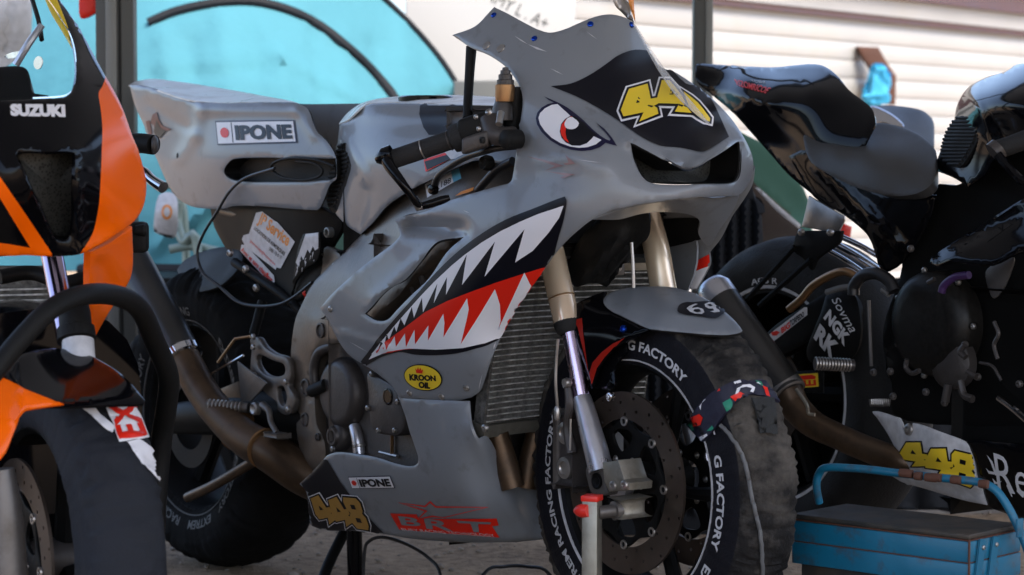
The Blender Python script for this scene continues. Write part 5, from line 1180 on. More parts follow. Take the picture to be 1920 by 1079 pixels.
# radiator
rdo = panel('radiator', ob, 'radiator_core', None, [(-60,500,1),(120,500,1),(120,700,1),(-60,700,1)], [(-60,500,3.9),(120,500,3.95),(-60,700,3.9),(120,700,3.95)], mode='Y', thick=.03, step=30)
for k in range(15): a, b_ = atY(-60, 545+k*10.5, 3.885), atY(118, 541+k*10.5, 3.93); box('fin', rdo, 'radiator_fin', (a+b_)/2, b_-a, (b_-a).cross(Z3), Z3, (b_-a).length, .004, .0028, 0)
tube('hose', ob, 'black_plastic', [atY(0,520,3.8), atY(60,512,3.82), atY(120,530,3.8), atY(165,520,3.8)], .012, 10)
fe_ = panel('mudguard', ob, 'black_gloss', None, [(10,706),(28,675),(50,658),(100,651),(140,654),(170,664),(215,690),(245,716),(272,748,1),(265,755),(220,756),(120,759),(60,752)], [(10,706,3.42),(50,658,3.5),(100,651,3.55),(170,664,3.56),(245,716,3.46),(272,748,3.42),(120,759,3.36),(220,756,3.4)], mode='Y', step=10, thick=.004)
panel('mudguard_side', ob, 'orange_paint', None, [(-60,690,1),(0,705),(60,733),(121,757,1),(85,762),(56,768),(35,786),(24,812),(0,860),(-60,900,1)], [(-60,690,3.36),(121,757,3.35),(0,860,3.3),(-60,900,3.3),(56,768,3.33)], mode='Y', step=14, thick=.004, bumps=[(35,780,45,730,10,-.01)])
OF = OW.W(0, 0, .288)
ofw = ring('front_wheel', ob, 'black_paint', OF, OW.r, [(-.05,.205),(.05,.205),(.052,.198),(.044,.19),(-.044,.19),(-.052,.198)], 56)
brake_disc(ofw, OF, 0, OW, .071)
lathe('hub', ofw, 'engine_grey', OF, OW.r, [(-.06,.03),(.075,.034),(.095,.026),(.1,.018),(.09,.012),(.09,0)], 28)
for k in range(3):
    a = math.radians(10+120*k); dr = OW.h*math.sin(a)+Z3*math.cos(a); tube('spoke', ofw, 'black_paint', [OF+dr*.03, OF+dr*.19], [.02,.02], 8)
owm, owc, orf = warmer('tyre_warmer', OW, OF, fw_prof, 'smooth dark blue tyre warmer with white chevron on the wheel of the orange motorcycle', wr=.0034, seg=300, seed=11, mt='warmer_navy', dk='warmer_navy', nf=.7)
d = Decal('chevron_print', owm, [owc], .0035)
d.poly('decal_white', [(237,830),(260,825),(303,857),(300,827),(312,840),(326,880),(338,912),(336,926),(327,927),(300,905),(265,870)]); d.poly('decal_white', [(144,757),(170,757),(188,780),(216,803),(211,815),(190,800),(160,772)], layer=0)
d.poly('decal_white', [(252,756),(260,756),(275,780),(300,822),(296,829),(280,800),(268,782)], layer=0)
d.poly('decal_white', [(192,757),(246,757),(262,785),(276,822),(222,831),(212,800)], layer=1)
d.text('decal_red', 'EX', [(222,826),(200,759),(248,757),(272,819)], bold=.03, layer=3); d.build()
hs = root('headstock_paddock_stand', (-.6, 3.2, 0), 'thick black padded tube of a paddock stand curving in front of the orange motorcycle', 'paddock stand', 'paddock stands')
tube('tube', hs, 'black_plastic', [atY(-60,760,3.25), atY(-5,690,3.28), atY(45,630,3.3), atY(100,577,3.33), atY(160,553,3.4), atY(220,555,3.5), atY(262,580,3.58), atY(290,640,3.68), atY(316,705,3.76), atY(312,765,3.82), atY(302,835,3.86), atY(290,1000,3.86), Vector((atY(285,1000,3.86).x, 3.86, .0))], [.0145,.0145,.0145,.0145,.015,.0153,.0156,.016,.0165,.0168,.017,.017,.017], 18)
box('foot', hs, 'black_paint', (-.6, 3.86, .015), X3, Y3, Z3, .5, .05, .03, .004)
# bar end and lever of the orange bike showing past its nose
hbo = tube('handlebar_end', ob, 'black_plastic', [atY(90,300,4.06), atY(180,275,4.03), atY(255,269,4.0), atY(288,272,3.98)], .0165, 16)
lathe('bar_weight', hbo, 'engine_grey', atY(286,272,3.98), X3, [(0,.014),(.004,.016),(.008,.012),(.010,.006),(.008,0)], 16)
tube('lever', ob, 'chrome', [atY(180,285,4.02), atY(262,318,4.0), atY(285,338,3.98), atY(306,352,3.96)], [.008,.008,.009,.010], 10)
tube('fairing_stay', ob, 'black_plastic', [atY(150,430,3.85), atY(258,445,3.9)], .012, 10); box('switch_block', ob, 'black_plastic', atY(258,445,3.9), X3, Y3, Z3, .035, .03, .05, .008); lathe('adjuster', ob, 'black_plastic', atY(266,432,3.88), X3, [(-.01,.008),(.004,.010),(.008,.007)], 12)
# ---- behind: pale folding chair frame with a bag, red and white banner left of the tent
ch = root('folding_chair', (-.98, 6.8, 0), 'pale green tubular folding chair frame standing before the cyan tent', 'chair')
tube('leg', ch, 'tube_pale', [atY(335,380,6.9), atY(333,420,6.9), atY(345,455,6.88), atY(372,475,6.85), Vector((atY(372,475,6.85).x+.02, 6.85, 0))], .014, 10)
tube('arm_rest', ch, 'tube_pale', [atY(318,468,6.88), atY(360,462,6.88), atY(400,470,6.86), atY(440,478,6.85)], .013, 10)
tube('leg', ch, 'tube_pale', [atY(300,345,6.95), atY(345,400,6.95), Vector((atY(350,420,6.95).x, 6.95, 0))], .012, 10)
bgp = panel('mesh_bag', None, 'decal_pale', None, [(297,366),(328,364),(334,400),(328,446),(296,440),(287,425)], [(297,366,6.75),(328,364,6.75),(328,446,6.75),(287,425,6.75),(310,400,6.7)], mode='Y', thick=.03); tag(bgp, 'small white and black mesh bag hanging on the folding chair', 'bag')
d = Decal('emblem', bgp, [bgp], .001); d.poly('decal_orange', [(313+10*math.cos(t*.4), 398+14*math.sin(t*.4)) for t in range(16)], [(313+6*math.cos(-t*.4), 398+9*math.sin(-t*.4)) for t in range(16)], evenodd=True); d.poly('black_plastic', [(289,425),(297,436),(326,442),(327,447),(295,441),(286,427)]); d.build()
bn_ = panel('banner', None, 'decal_pale', None, [(-70,-60,1),(62,-60,1),(60,40),(56,92),(20,120),(-5,150,1),(-6,880,1),(-70,880,1)], [(-70,-60,6.9),(62,-60,6.9),(56,92,6.85),(-70,880,6.85),(0,20,6.8)], mode='Y', thick=.01, step=20, bumps=[(20,-40,10,100,12,.03)]); tag(bn_, 'pale crumpled banner hanging behind the screen of the orange motorcycle', 'banner')
bn2 = panel('red_banner', None, 'decal_red', None, [(150,-60,1),(186,-60,1),(186,20,1),(160,34),(148,24)], [(120,-60,5.96),(186,-60,5.96),(186,34,5.96),(150,10,5.96)], mode='Y', thick=.02, step=20); tag(bn2, 'red cloth showing between the orange motorcycle screen and the gazebo pole', 'banner')

# the rest of the orange machine, behind its nose and left of the picture
loft('fuel_tank', ob, 'black_gloss', OW, [(-.34,.78,.06,.05),(-.42,.82,.15,.09),(-.6,.84,.17,.1),(-.75,.8,.12,.08),(-.82,.77,.08,.05)])
loft('tail_unit', ob, 'orange_paint', OW, [(-.8,.76,.13,.03),(-1.0,.8,.14,.05),(-1.25,.88,.11,.05),(-1.5,.95,.03,.02)])
loft('seat', ob, 'seat_vinyl', OW, [(-.8,.8,.1,.02),(-.95,.82,.13,.03),(-1.1,.86,.11,.03)])
loft('belly_fairing', ob, 'black_gloss', OW, [(-.1,.5,.16,.16),(-.3,.42,.2,.24),(-.6,.36,.2,.2),(-.85,.26,.14,.1)])
box('engine_block', ob, 'engine_grey', OW.W(-.6,0,.5), OW.h, OW.r, Z3, .4, .3, .3, .03)
orw = ring('rear_wheel', ob, 'black_paint', OW.W(-1.4,0,.31), OW.r, [(-.08,.21),(.08,.21),(.07,.19),(-.07,.19)], 40)
ring('tyre', orw, 'dark_rubber', OW.W(-1.4,0,.31), OW.r, tp_ := [(.086,.21),(.096,.26),(.082,.29),(.03,.308),(-.03,.308),(-.082,.29),(-.096,.26),(-.086,.21)], 48)
tube('swingarm', ob, 'alu', [OW.W(-.8,.11,.38), OW.W(-1.4,.13,.31)], [.035,.025], 10)
# ================================================================== BLACK MOTORCYCLE
BB = Frame((1506-960)/FPX*5.05+1.45*math.sin(math.radians(36)), 5.05-1.45*math.cos(math.radians(36)))
bk = root('racing_motorcycle', BB.W(-.7, 0, 0), 'glossy black motorcycle behind the blue toolbox with number 448 on its white belly panel', 'motorcycle', 'racing motorcycles parked side by side')
Q = BB.p
k5 = lambda x, y: (1290+x/2.57, 60+y/2.57)
k6 = lambda x, y: (1290+x/2.997, 420+y/2.997)
k7 = lambda x, y: (1380+x/2.846, 700+y/2.846)
def C5(L): return [k5(p[0], p[1])+tuple(p[2:]) for p in L]
def C6(L): return [k6(p[0], p[1])+tuple(p[2:]) for p in L]
def C7(L): return [k7(p[0], p[1])+tuple(p[2:]) for p in L]
bt = panel('tail_unit', bk, 'black_gloss', BB, C5([(35,160,1),(60,149),(200,157),(400,166),(520,155),(600,150),(660,163),(720,208),(775,275),(835,322),(880,360),(898,400),(902,440,1),(860,520),(800,640),(700,730),(600,790,1),(480,690),(400,600),(310,500),(220,400),(120,310),(40,240)]),
  C5([(35,160,.05),(200,157,-.03),(400,166,-.04),(600,150,-.03),(720,208,.03),(880,360,.09),(902,440,.12),(60,190,.06),(250,240,.09),(420,260,.105),(600,250,.1),(700,400,.125),(500,400,.13),(300,340,.12),(310,500,.07),(120,290,.05),(480,690,.1),(600,790,.12),(800,640,.14),(640,560,.145)]), step=9, bumps=[k5(60,185)+k5(520,245)+(6,.006), k5(100,255)+k5(410,355)+(8,.008)], lam=.06)
d = Decal('red_name_print', bt, [bt], .001); d.text('decal_red', 'RIZOMRICOE', C5([(222,228),(402,272),(375,300),(240,262)]), bold=.03); d.text('decal_pale', 'YOSHI', C5([(300,232),(370,240),(372,252),(310,246)])); d.build()
sb = panel('side_body', bk, 'black_gloss', BB, C5([(480,600,1),(600,560),(760,640),(900,760),(1190,790,1),(1170,880),(1120,990),(1060,1090),(940,1160),(880,1020),(840,960),(740,880),(600,795)]), C5([(480,600,.12),(760,640,.15),(1190,790,.14),(1060,1090,.13),(740,880,.13),(900,900,.16),(600,795,.12)]), step=12, bumps=[k5(620,640)+k5(1050,1050)+(10,.012)])
st_ = panel('seat', bk, 'seat_vinyl', BB, C5([(556,520),(562,482),(590,457),(650,438),(720,436),(780,446),(840,452),(890,438),(950,436),(1050,460),(1130,500),(1185,555),(1198,600),(1192,680),(1165,735),(1100,775),(1000,790),(880,772),(760,730),(640,665),(580,610)]),
  C5([(556,520,.15),(590,457,.11),(720,436,.05),(840,452,.05),(950,436,.03),(1130,500,.03),(1198,600,.10),(1192,680,.15),(1000,790,.185),(760,730,.185),(640,665,.18),(700,560,.165),(850,590,.17),(1000,600,.15),(1100,620,.13),(800,500,.09),(1000,510,.07),(640,500,.12),(900,680,.19),(1100,720,.17)]), step=9, lam=.06, thick=.02)
ta = C5([(1275,430,1),(1285,370),(1305,320),(1340,270),(1380,240),(1450,208),(1530,185),(1580,152),(1650,146),(1800,150,1),(1800,560,1),(1500,600),(1420,690),(1345,745,1),(1270,700),(1180,665,1),(1200,600),(1250,480)])
tk2 = panel('fuel_tank', bk, 'black_gloss', BB, ta, C5([(1275,430,.06),(1340,270,-.02),(1450,208,-.05),(1580,152,-.05),(1800,150,-.05),(1380,300,.12),(1480,240,.1),(1600,190,.08),(1800,250,.12),(1800,560,.17),(1500,450,.17),(1345,745,.15),(1180,665,.09),(1300,500,.11),(1400,600,.15)]), step=10, lam=.06, bumps=[k5(1370,300)+k5(1480,540)+(6,.008)])
kp2 = C5([(1215,600),(1225,520),(1260,445),(1300,408),(1345,401),(1385,415),(1403,455),(1385,530),(1340,610),(1300,652),(1250,640)])
pd2 = panel('knee_pad', bk, 'dark_rubber', BB, kp2, C5([(1275,430,.09),(1380,430,.135),(1300,500,.125),(1250,640,.11),(1300,650,.14),(1400,600,.16)]), step=8, thick=.006)
for k in range(14):
    y = 222+k*6.6; xs = [x for x in range(1740, 1850) if winding(np.array([(x, y)]), [cat_spline(kp2)])[0]]
    if len(xs) > 8:
        q = [hit([pd2], x, y, .001) for x in (xs[0]+3, xs[len(xs)//2], xs[-1]-3)]
        if all(q): tube('rib', pd2, 'dark_rubber', [a[0] for a in q], .003, 6, 2)
# rear wheel
BR = Vector(((1506-960)/FPX*5.05, 5.05, .8875-435/FPX*5.05))
brw = lathe('rear_wheel', bk, 'black_paint', BR, BB.r, [(-.085,.21),(-.085,.225),(.085,.225),(.085,.21),(.06,.2),(-.06,.2),(-.085,.21)], 56)
tp = [(.086,.215),(.092,.235),(.098,.26),(.096,.28),(.082,.302),(.055,.318),(.02,.326),(-.02,.326),(-.055,.318),(-.082,.302),(-.096,.28),(-.098,.26),(-.092,.235),(-.086,.215)]
ty = ring('tyre', brw, 'dark_rubber', BR, BB.r, tp, 72)
V, F = ringv(BR, BB.r, [(.0875,.2185),(.0895,.2190),(.0905,.2255),(.0885,.2255)], 90); mk('rim_stripe', brw, 'decal_pale', V, F)
for k in range(5):
    a = math.radians(15+72*k); dr = BB.h*math.sin(a)+Z3*math.cos(a); tube('spoke', brw, 'black_paint', [BR+dr*.03+BB.r*.03, BR+dr*.19+BB.r*.02], [.02,.022], 8)
lathe('hub', brw, 'engine_grey', BR, BB.r, [(-.09,.04),(.09,.04),(.1,.03),(.12,.028),(.12,0)], 24)
ring('brake_disc', brw, 'disc_steel', BR+BB.r*.1, BB.r, [(-.002,.07),(.002,.07),(.002,.11),(-.002,.11)], 48)
d = Decal('rim_lettering', brw, [st_]); 
wheel_text(d, 'decal_pale', BB, BR, .229, .243, -14, 6, 'AGS R', lambda r: .0935, bold=.02); d.build()
# hanger bracket, arms
hb_ = pl(BB, 'hanger_plate', bk, 'steel', C5([(580,790,1),(745,885,1),(750,910),(712,985,1),(640,958),(545,940,1),(560,880)]), .13, .006)
pl(BB, 'hanger_bracket', bk, 'black_paint', C6([(600,70,1),(640,40),(860,40,1),(845,105),(790,150),(720,200),(690,260),(650,200,1),(590,150)]), .14, .01)
for x, y in ((635,48),(798,48)): bolt(bk, 'steel', Q(*k6(x, y), .15), BB.r, .0075)
tube('hanger_arm', bk, 'black_paint', [Q(*k6(600,130), .145), Q(*k6(335,420), .17)], .006, 8); tube('hanger_arm', bk, 'black_paint', [Q(*k6(690,200), .145), Q(*k6(400,460), .17)], .006, 8)
d = root
for a, b_, r0 in (((790,150),(1000,285),.0055), ((800,100),(1075,265),.008), ((860,72),(1085,190),.006)): tube('seat_rail', bk, 'chrome', [Q(*k6(*a), .09), Q(*k6((a[0]+b_[0])/2, (a[1]+b_[1])/2-6), .09), Q(*k6(*b_), .09)], r0, 10)
# swingarm with strip sticker, hoses
sa = panel('swingarm', bk, 'black_paint', BB, C6([(395,660,1),(500,560),(670,450),(770,385,1),(860,400),(900,470),(880,560),(760,600),(620,690),(450,760)]), C6([(395,660,.14),(770,385,.14),(880,560,.14),(450,760,.14),(620,560,.15)]), step=12, thick=.04)
d = Decal('strip_sticker', sa, [sa], .001); d.poly('decal_pale', C6([(445,632),(655,470),(672,470),(672,512),(455,683)])); d.text('decal_red', 'BIG', C6([(525,585),(575,548),(578,582),(530,618)]), bold=.04); d.text('decal_black', 'TORPEDO', C6([(575,545),(655,490),(658,520),(578,582)]), bold=.04); d.poly('decal_red', C6([(470,610),(500,600),(520,608),(500,628),(478,628)]), layer=1); d.build()
hg = panel('heel_shield', bk, 'black_paint', BB, C6([(770,400,1),(850,380),(930,400),(960,500),(965,640),(930,740),(830,800),(700,790),(660,720),(700,600),(740,500)]), C6([(770,400,.17),(930,400,.17),(930,740,.17),(660,720,.17),(800,600,.185)]), step=12, thick=.006)
d = Decal('white_lettering', hg, [hg], .001); d.text('decal_pale', 'NGK', C6([(800,478),(915,630),(880,690),(762,530)]), bold=.05); d.text('decal_pale', 'RK', C6([(745,560),(855,680),(815,770),(708,640)]), bold=.05); d.text('decal_pale', 'Sovma', C6([(845,400),(960,590),(915,615),(810,430)]), shear=.3); d.build()
for L, r0, m in (([(570,480),(640,420),(700,350),(800,290),(880,268),(940,295),(960,340)], .0085, 'bronze'), ([(930,400),(935,345),(985,290),(1060,280),(1130,320),(1160,380)], .012, 'cable_black'), ([(780,385),(860,360),(930,352)], .006, 'cable_grey'), ([(1090,370),(1130,400)], .005, 'cable_grey')):
    tube('hose', bk, m, [Q(*k6(*p), .2) for p in L], r0, 10)
tube('purple_hose', bk, mat('purple_rubber', (.05,.02,.09), .4) and 'purple_rubber', [Q(*k6(*p), .2) for p in [(1425,385),(1440,345),(1500,300),(1580,288)]], .0075, 10)
# frame, engine mass, right side body
panel('frame', bk, 'black_paint', BB, [(1676,392,1),(1720,372),(1760,345,1),(1800,345),(1850,300),(2000,250,1),(2000,800,1),(1700,790),(1672,720),(1654,650),(1660,590),(1690,500)], [(1676,392,.11),(1760,345,.09),(2000,250,.1),(2000,800,.1),(1660,650,.13),(1700,790,.12),(1800,600,.1)], step=24, thick=.03, bumps=[(1673,560,1660,720,10,.012)])
sf = panel('upper_fairing', bk, 'black_gloss', BB, C6([(1350,215,1),(1370,180),(1480,110),(1600,40),(1750,-60),(1900,-150),(2100,-200,1),(2100,320,1),(1900,160),(1700,230),(1500,215),(1400,240)]), C6([(1350,215,.2),(1600,40,.19),(1900,-150,.19),(2100,-200,.18),(2100,320,.22),(1700,230,.23),(1500,150,.215)]), step=14, bumps=[k6(1400,170)+k6(1850,-60)+(9,-.012)])
pl(BB, 'side_screen', bk, 'dull_steel', C6([(1670,270),(1740,215),(1830,190),(1810,280),(1770,370),(1720,420),(1690,380)]), .12, .004)
ec2 = lathe('engine_cover', bk, mat('carbon', (.010,.009,.008), .4, spec=.25, var=.4, vscale=120) and 'carbon', Q(*k6(1375,560), .15), BB.r, [(-.03,.1),(0,.1),(.012,.096),(.022,.082),(.026,.06),(.027,0)], 48)
for k in range(7):
    a = k*.9; bolt(ec2, 'steel', Q(*k6(1375,560), .155)+BB.h*(.102*math.cos(a))+Z3*(.102*math.sin(a)), BB.r, .006)
lathe('pulley_cover', bk, 'engine_grey', Q(*k6(1470,780), .16), BB.r, [(-.02,.05),(0,.05),(.008,.04),(.012,.02),(.012,0)], 32)
for L, r0 in (([(1555,680),(1530,720),(1560,750)], .006), ([(1570,830),(1620,860)], .006), ([(1465,900),(1445,1000)], .008), ([(1530,880),(1550,960),(1600,985)], .007), ([(1350,330),(1385,310)], .005), ([(1230,760),(1225,810),(1260,840),(1300,825)], .005), ([(1720,550),(1745,620),(1720,680),(1740,760)], .004), ([(1640,780),(1710,800),(1760,880)], .003)):
    tube('lever_link', bk, 'engine_grey', [Q(*k6(*p), .2) for p in L], r0, 8)
for x, y in ((1555,680),(1625,860),(1590,985),(1440,1005),(1040,835),(1135,830),(1150,970),(1335,945),(1250,140),(1860,900)): bolt(bk, 'dull_steel', Q(*k6(x, y), .19), BB.r, .007)
tube('rod', bk, 'dull_steel', [Q(*k6(1015,430), .19), Q(*k6(1030,800), .19)], .0035, 8); tube('rod', bk, 'chrome', [Q(*k7(1400,130), .2), Q(*k7(1480,190), .2), Q(*k7(1560,260), .2)], .006, 8)
sp = [Q(*k7(712+110*t/60, 158+2*math.sin(t)), .18)+Z3*(.006*math.cos(t*1.05))+BB.h*(.0*t) for t in range(61)]
tube('return_spring', bk, 'steel', sp, .0016, 5, 1)
pg2 = tube('footpeg', bk, 'engine_grey', [Q(*k6(712,785), .26), Q(*k6(930,795), .19)], .0115, 12)
for k in range(12): a = Q(*k6(718+17*k, 785+.8*k), .258-.0055*k); lathe('knurl', pg2, 'steel', a, Q(*k6(930,795), .19)-Q(*k6(712,785), .26), [(-.002,.0115),(-.001,.0135),(.001,.0135),(.002,.0115)], 12)
bk_st = pl(BB, 'sticker_plate', bk, 'black_paint', C6([(560,830,1),(760,820,1),(760,950,1),(560,950,1)]), .165, .004); 
BV[bk_st] = BVHTree.FromPolygons([tuple(WL[bk_st]+v.co) for v in bk_st.data.vertices], [tuple(p.vertices) for p in bk_st.data.polygons])
d = Decal('tyre_maker_sticker', bk_st, [bk_st], .001); d.poly('decal_yellow', C6([(560,850),(732,838),(737,915),(600,925),(560,928)])); d.poly('decal_red', C6([(560,860),(700,848),(722,858),(718,872),(560,882)])); d.text('decal_red', 'PIRELLI', C6([(545,885),(722,876),(725,908),(545,918)]), bold=.07); d.build()
# exhaust
SLN = (Q(1338,542,.26)-Q(1480,740,.24)).length
sl = lathe('silencer', bk, 'titan_grey', Q(1480,740,.24), Q(1340,545,.26)-Q(1480,740,.24), [(0,.032),(.004,.037),(SLN-.012,.037),(SLN,.034),(SLN,.02),(SLN-.02,.018),(SLN-.02,0)], 36)
lathe('end_cap', sl, 'alu_clean', Q(1340,545,.26)-(Q(1340,545,.26)-Q(1480,740,.24)).normalized()*.02, Q(1340,545,.26)-Q(1480,740,.24), [(-.01,.0375),(.02,.0375),(.035,.03),(.04,.02)], 36)
lathe('clamp', sl, 'steel', Q(1474,732,.24), Q(1340,545,.26)-Q(1480,740,.24), [(-.012,.033),(-.010,.0375),(.0,.0385),(.012,.0375),(.013,.036)], 36)
lathe('blue_seal', sl, 'decal_blue', Q(*k5(0,0), .24)*0+Q(1340,555,.295), BB.r, [(0,.0),(.001,.012)], 18) if False else None
tube('exhaust_pipe', bk, 'exhaust_steel', [Q(1476,735,.24), Q(1492,765,.235), Q(1525,796,.23), Q(1570,818,.22), Q(1620,840,.21), Q(1690,866,.2), Q(1740,880,.15)], [.031,.030,.027,.025,.025,.026,.026], 24)
tube('clamp_spring', bk, 'zinc', [Q(1493,730,.27), Q(1512,758,.27), Q(1516,775,.265), Q(1528,778,.26)], .0035, 8)
# belly panel
bpn = panel('belly_panel', bk, 'decal_pale', BB, C7([(722,205,1),(760,208),(865,240,1),(882,272),(888,300),(905,312),(912,276,1),(960,268),(1080,310),(1215,365),(1250,415),(1270,480),(1282,560),(1300,600),(1335,708,1),(1200,680),(1000,620),(870,580),(770,500,1),(862,480,1),(850,420),(800,320)]), C7([(722,205,.2),(960,268,.22),(1215,365,.22),(1335,708,.17),(1000,620,.18),(770,500,.19),(1050,450,.235),(850,420,.21)]), step=9, bumps=[k7(1010,540)+k7(1300,600)+(10,.01)])
d = Decal('belly_number_print', bpn, [bpn], .001); number448(d, [k7(885,345), k7(1280,440), k7(1272,615), k7(868,470)], [('decal_black', 3.0), ('decal_yellow', 0)], 'decal_black'); d.build()
bolt_at(bpn, 'steel', *k7(925,300), .012)
bb2 = panel('belly_fairing', bk, 'black_gloss', BB, C7([(1215,365,1),(1300,360),(1500,380),(1800,380,1),(1800,900,1),(1335,710,1),(1300,600),(1282,560),(1270,480)]), C7([(1215,365,.215),(1800,380,.2),(1800,900,.15),(1335,710,.165),(1450,500,.215)]), step=14)
d = Decal('gothic_script', bb2, [bb2], .001); d.text('decal_white', 'Rev', C7([(1375,425),(1640,500),(1640,670),(1390,630)]), shear=-.1)
for L in ([(1340,435),(1370,470),(1395,540),(1385,545),(1362,480)], [(1335,505),(1350,520),(1400,530),(1380,540),(1350,535)], [(1370,560),(1390,580),(1420,575),(1400,592),(1380,588)], [(1450,580),(1478,660),(1470,655),(1445,600)], [(1500,610),(1540,660),(1530,662),(1500,630)]): d.poly('decal_white', C7(L), layer=0)
d.build()
tube('handlebar', bk, 'grip_rubber', [Q(*k5(1480,570), .3), Q(*k5(1560,545), .28), Q(*k5(1700,490), .25)], .0165, 16); tube('bar_end', bk, 'engine_grey', [Q(*k5(1470,585), .31), Q(*k5(1500,560), .3)], .019, 14)
tube('lever', bk, 'black_gloss', [Q(*k5(1490,590), .32), Q(*k5(1540,650), .31), Q(*k5(1600,710), .3), Q(*k5(1640,720), .29)], .008, 8)
box('engine_block', bk, 'black_paint', BB.W(-.65, 0, .45), BB.h, R_, Z3, .5, .2, .4, .03)
# ---- second machine right behind: only its seat and pale tail show
sm = root('motorcycle', (1.0, 6.0, 0), 'motorcycle hidden behind the glossy black one, only its grey seat and chrome trim showing', 'motorcycle')
panel('seat', sm, 'seat_vinyl', None, C5([(880,352,1),(1000,352),(1110,368),(1160,395),(1188,440),(1190,550,1),(1100,520),(1000,470),(900,420)]), C5([(880,352,6.1),(1110,368,6.05),(1190,550,5.9),(900,420,5.9),(1050,430,5.95)]), mode='Y', thick=.08)
panel('chrome_trim', sm, 'chrome', None, C5([(880,350,1),(920,360),(980,390),(1030,430),(1045,455,1),(990,445),(940,430),(903,435,1)]), C5([(880,350,5.85),(1045,455,5.8),(903,435,5.8)]), mode='Y', thick=.02)
for x in (-.3, .3): tube('leg', sm, 'black_paint', [(1.25+x*.3, 6.1, .85), (1.25+x, 6.1, 0)], .02, 8)
# ---- things between and behind the bikes
def blob(name, label, cat, mt, pts, Y, thick, bumps=(), step=12, group=None, dv=0):
    cx = sum(p[0] for p in pts)/len(pts); cy = sum(p[1] for p in pts)/len(pts)
    o = panel(name, None, mt, None, pts, [(p[0], p[1], Y+dv) for p in pts]+[(cx, cy, Y)], mode='Y', thick=thick, bumps=bumps, step=step); return tag(o, label, cat, group)
blob('green_tarpaulin', 'green tarpaulin between the nose of the grey bike and the black bike', 'tarpaulin', mat('tarp_green', (.06,.17,.12), .6, bump=.3, bscale=18) and 'tarp_green', C5([(250,480,1),(420,580),(560,760,1),(600,860,1),(600,2150,1),(490,2150,1),(490,870,1),(440,830),(330,740),(250,700,1)]), 6.6, .05, dv=.05)
blob('green_tarpaulin', 'lower green tarpaulin edge seen through the fork of the grey bike', 'tarpaulin', 'tarp_green', [(1150,440,1),(1260,430,1),(1280,900,1),(1150,900,1)], 6.6, .05)
bd_ = blob('plywood_board', 'dark brown board leaning behind the nose of the grey bike', 'board', mat('dark_wood', (.045,.028,.02), .6, bump=.2, bscale=30, var=.3) and 'dark_wood', C5([(300,700,1),(345,760,1),(560,955,1),(520,1079,1),(520,2240,1),(300,2240,1)]), 6.3, .03)
blob('white_batten', 'thin white batten slanting along the dark brown board', 'batten', 'decal_pale', C5([(325,750,1),(345,755,1),(440,840),(545,930,1),(535,948,1),(430,862)]), 6.2, .012)
fold = [(1350+12*k, 380, 1350+12*k, 960, 5, (.012 if k % 2 else -.01)) for k in range(-14, 7)]
blob('black_curtain', 'black folded sheet behind the nose, its lower part added as darkness behind the front wheel', 'curtain', 'tent_black', [(1326,340,1),(1410,345,1),(1420,400),(1432,460),(1430,1015,1),(1140,1015,1),(1140,600,1),(1320,590,1)], 5.75, .02, fold, 8)  # curtain beside the nose; lower part added to darken behind the wheel
blob('red_bucket', 'small red and white thing glimpsed behind the black bracket of the black bike', 'bucket', 'red_plastic', C5([(745,920,1),(790,940,1),(780,1010,1),(735,990,1)]), 6.3, .1)
br = blob('rusty_bracket', 'rusty brown steel bracket in front of the cream caravan side', 'bracket', 'rust', C5([(815,70,1),(918,74,1),(955,140),(1003,212,1),(1000,352,1),(892,345,1),(890,200),(850,130)]), 11.1, .08)
blob('blue_cloth', 'crumpled bright blue cloth tied round the rusty bracket', 'cloth', 'cloth_blue', C5([(905,180),(940,180),(968,225),(965,290),(978,310),(965,345),(900,345),(845,330),(835,305),(880,295),(892,240)]), 11.0, .08, [k5(900,200)+k5(960,260)+(5,.01), k5(850,310)+k5(960,300)+(4,-.015), k5(930,200)+k5(900,330)+(4,.012)], 7)
blob('pennant', 'orange and clear plastic pennant strip fluttering above the top of the grey screen', 'pennant', 'decal_orange', [(1176,-30,1),(1188,-30,1),(1189,10),(1192,44,1),(1186,28),(1178,0)], 4.18, .0015)
pn = blob('plastic_wrap', 'crumpled grey clear plastic strip above the grey screen beside the orange pennant', 'plastic strip', 'steel', [(1142,-30,1),(1176,-30,1),(1180,10),(1190,42,1),(1168,25),(1152,8)], 4.2, .0015, [(1160,-10,1185,30,4,.01)])
blob('dark_backdrop', 'added dark sheet for the shade low behind the black motorcycle down to the ground', 'sheet', 'tent_black', [(1445,560,1),(2000,470,1),(2000,955,1),(1445,960,1)], 6.1, .02, [(1450+70*k, 560, 1450+66*k, 950, 14, .02) for k in range(8)], 14)  # dark sheet added to hide lit ground behind the black bike
blob('dark_infill', 'added dark trunk on the ground behind the rear wheel of the grey bike', 'infill', 'black_plastic', [(225,522,1),(640,522,1),(640,925,1),(225,925,1)], 6.45, .4, (), 40)  # dark mass added so the gaps round the rear wheel stay black
q_ = atY(1655,170,11.12); box('arm', br, 'rust', q_+Vector((0,.22,0)), X3, Y3, Z3, .08, .46, .08, .004)
loft('nose_fairing', bk, 'black_gloss', BB, [(.25,.88,.05,.03),(.12,.88,.15,.09),(-.05,.9,.2,.14),(-.3,.88,.2,.1)])
bfw = ring('front_wheel', bk, 'black_paint', BB.W(0,0,.32), BB.r, [(-.05,.205),(.05,.205),(.045,.19),(-.045,.19)], 48)
ring('tyre', bfw, 'dark_rubber', BB.W(0,0,.32), BB.r, [(.05,.205),(.062,.25),(.045,.29),(.015,.304),(-.015,.304),(-.045,.29),(-.062,.25),(-.05,.205)], 56)
for s_ in (-1, 1): tube('fork', bk, 'gold_tube', [BB.W(-.2,.1*s_,.85), BB.W(0,.1*s_,.33)], .024, 14)
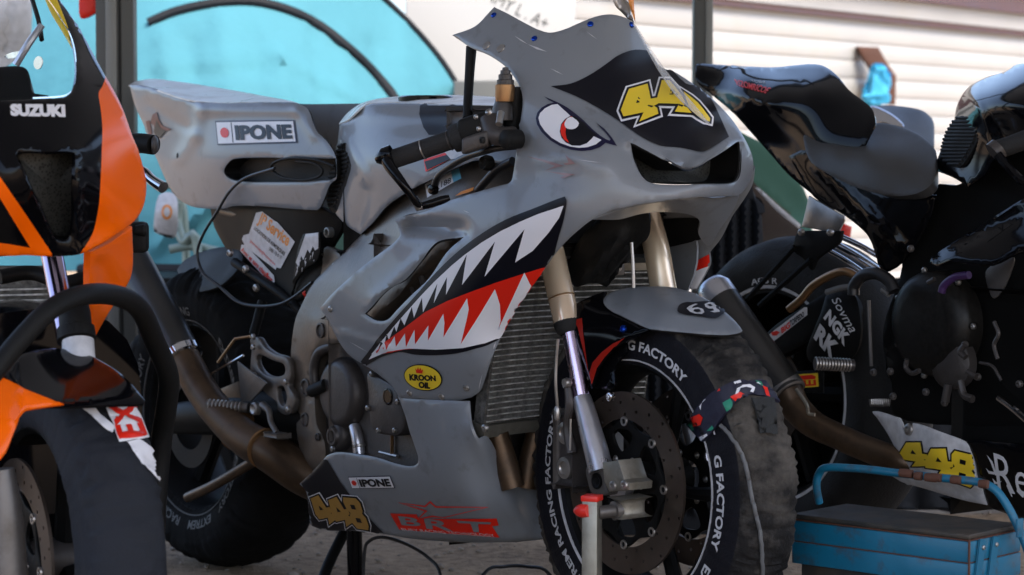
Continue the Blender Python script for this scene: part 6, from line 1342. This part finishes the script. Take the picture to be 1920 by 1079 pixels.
# ================================================================== BLUE TOOLBOX
A_ = atY(1484,963,4.0); B_ = atY(1817,1004,3.77); B_.z = A_.z
tx = (B_-A_).normalized(); ty_ = Vector((-tx.y, tx.x, 0)); TLn = (B_-A_).length; dp = .16; zt = A_.z
tb = root('toolbox', (A_+B_)/2-Z3*zt+ty_*dp/2, 'worn blue metal toolbox with tubular handle on the ground right of the front wheel', 'toolbox')
cen = (A_+B_)/2+ty_*dp/2
def tbox(name, z0, z1, mt, inset=0, par=None, bev=.002): return box(name, par or tb, mt, Vector((cen.x, cen.y, (z0+z1)/2)), tx, ty_, Z3, TLn-inset*2, dp-inset*2, z1-z0, bev)
tbox('lid', zt-.008, zt, 'toolbox_top'); tbox('lid_edge', zt-.011, zt-.0085, 'rust', -.001)
tbox('upper_tray', zt-.045, zt-.0115, 'toolbox_blue', .001); tbox('tray', zt-.083, zt-.047, 'toolbox_blue', .0005)
tbox('rust_seam', zt-.047, zt-.045, 'rust', .003); tbox('inner_tray', zt-.125, zt-.084, 'toolbox_top', .012); tbox('lower_tray', .004, zt-.127, 'toolbox_blue', .004)
ec_ = B_+tx*.0022
for s, e in ((.02,.075), (.06,.125)):
    a = ec_+ty_*(dp*.1+s); b_ = ec_+ty_*(dp*.1+s-.035)-Z3*.15
    a.z = zt-.012; b_.z = zt-.17; v = b_-a; box('link_arm', tb, 'toolbox_blue', (a+b_)/2, v, tx, v.cross(tx), v.length, .003, .016, .001)
    bolt(tb, 'steel', a+tx*.002-Z3*.012, tx, .004)
box('corner_edge', tb, 'rust', B_-Z3*.045+tx*.0005, tx, ty_, Z3, .003, .003, .075, .0005)
hp = [(1536,943,4.06),(1531,912,4.05),(1536,888,4.045),(1553,877,4.03),(1620,880,4.0),(1696,889,3.96),(1770,897,3.92),(1832,904,3.89),(1864,917,3.875),(1887,946,3.865),(1906,983,3.855),(1922,1020,3.85),(1935,1060,3.85)]
hd = tube('handle', tb, 'toolbox_blue', [atY(*p) for p in hp], .0068, 14)
box('handle_tab', hd, 'toolbox_blue', atY(1912,990,3.83), tx, ty_, Z3, .004, .018, .03, .001)
for k, (x, y) in enumerate(((1722,893),(1745,896),(1758,896),(1790,900),(1846,908),(1700,888))):
    c = atY(x, y, 3.945-(x-1700)*.0005); lathe('rust_patch', hd, 'rust', c, (atY(1832,904,3.89)-atY(1696,889,3.96)), [(-.006-(k % 3)*.003,.0069),(-.003,.00725),(.003,.00725),(.006+(k % 2)*.004,.0069)], 12)
for m in list(bpy.data.materials):
    if m.users == 0: bpy.data.materials.remove(m)
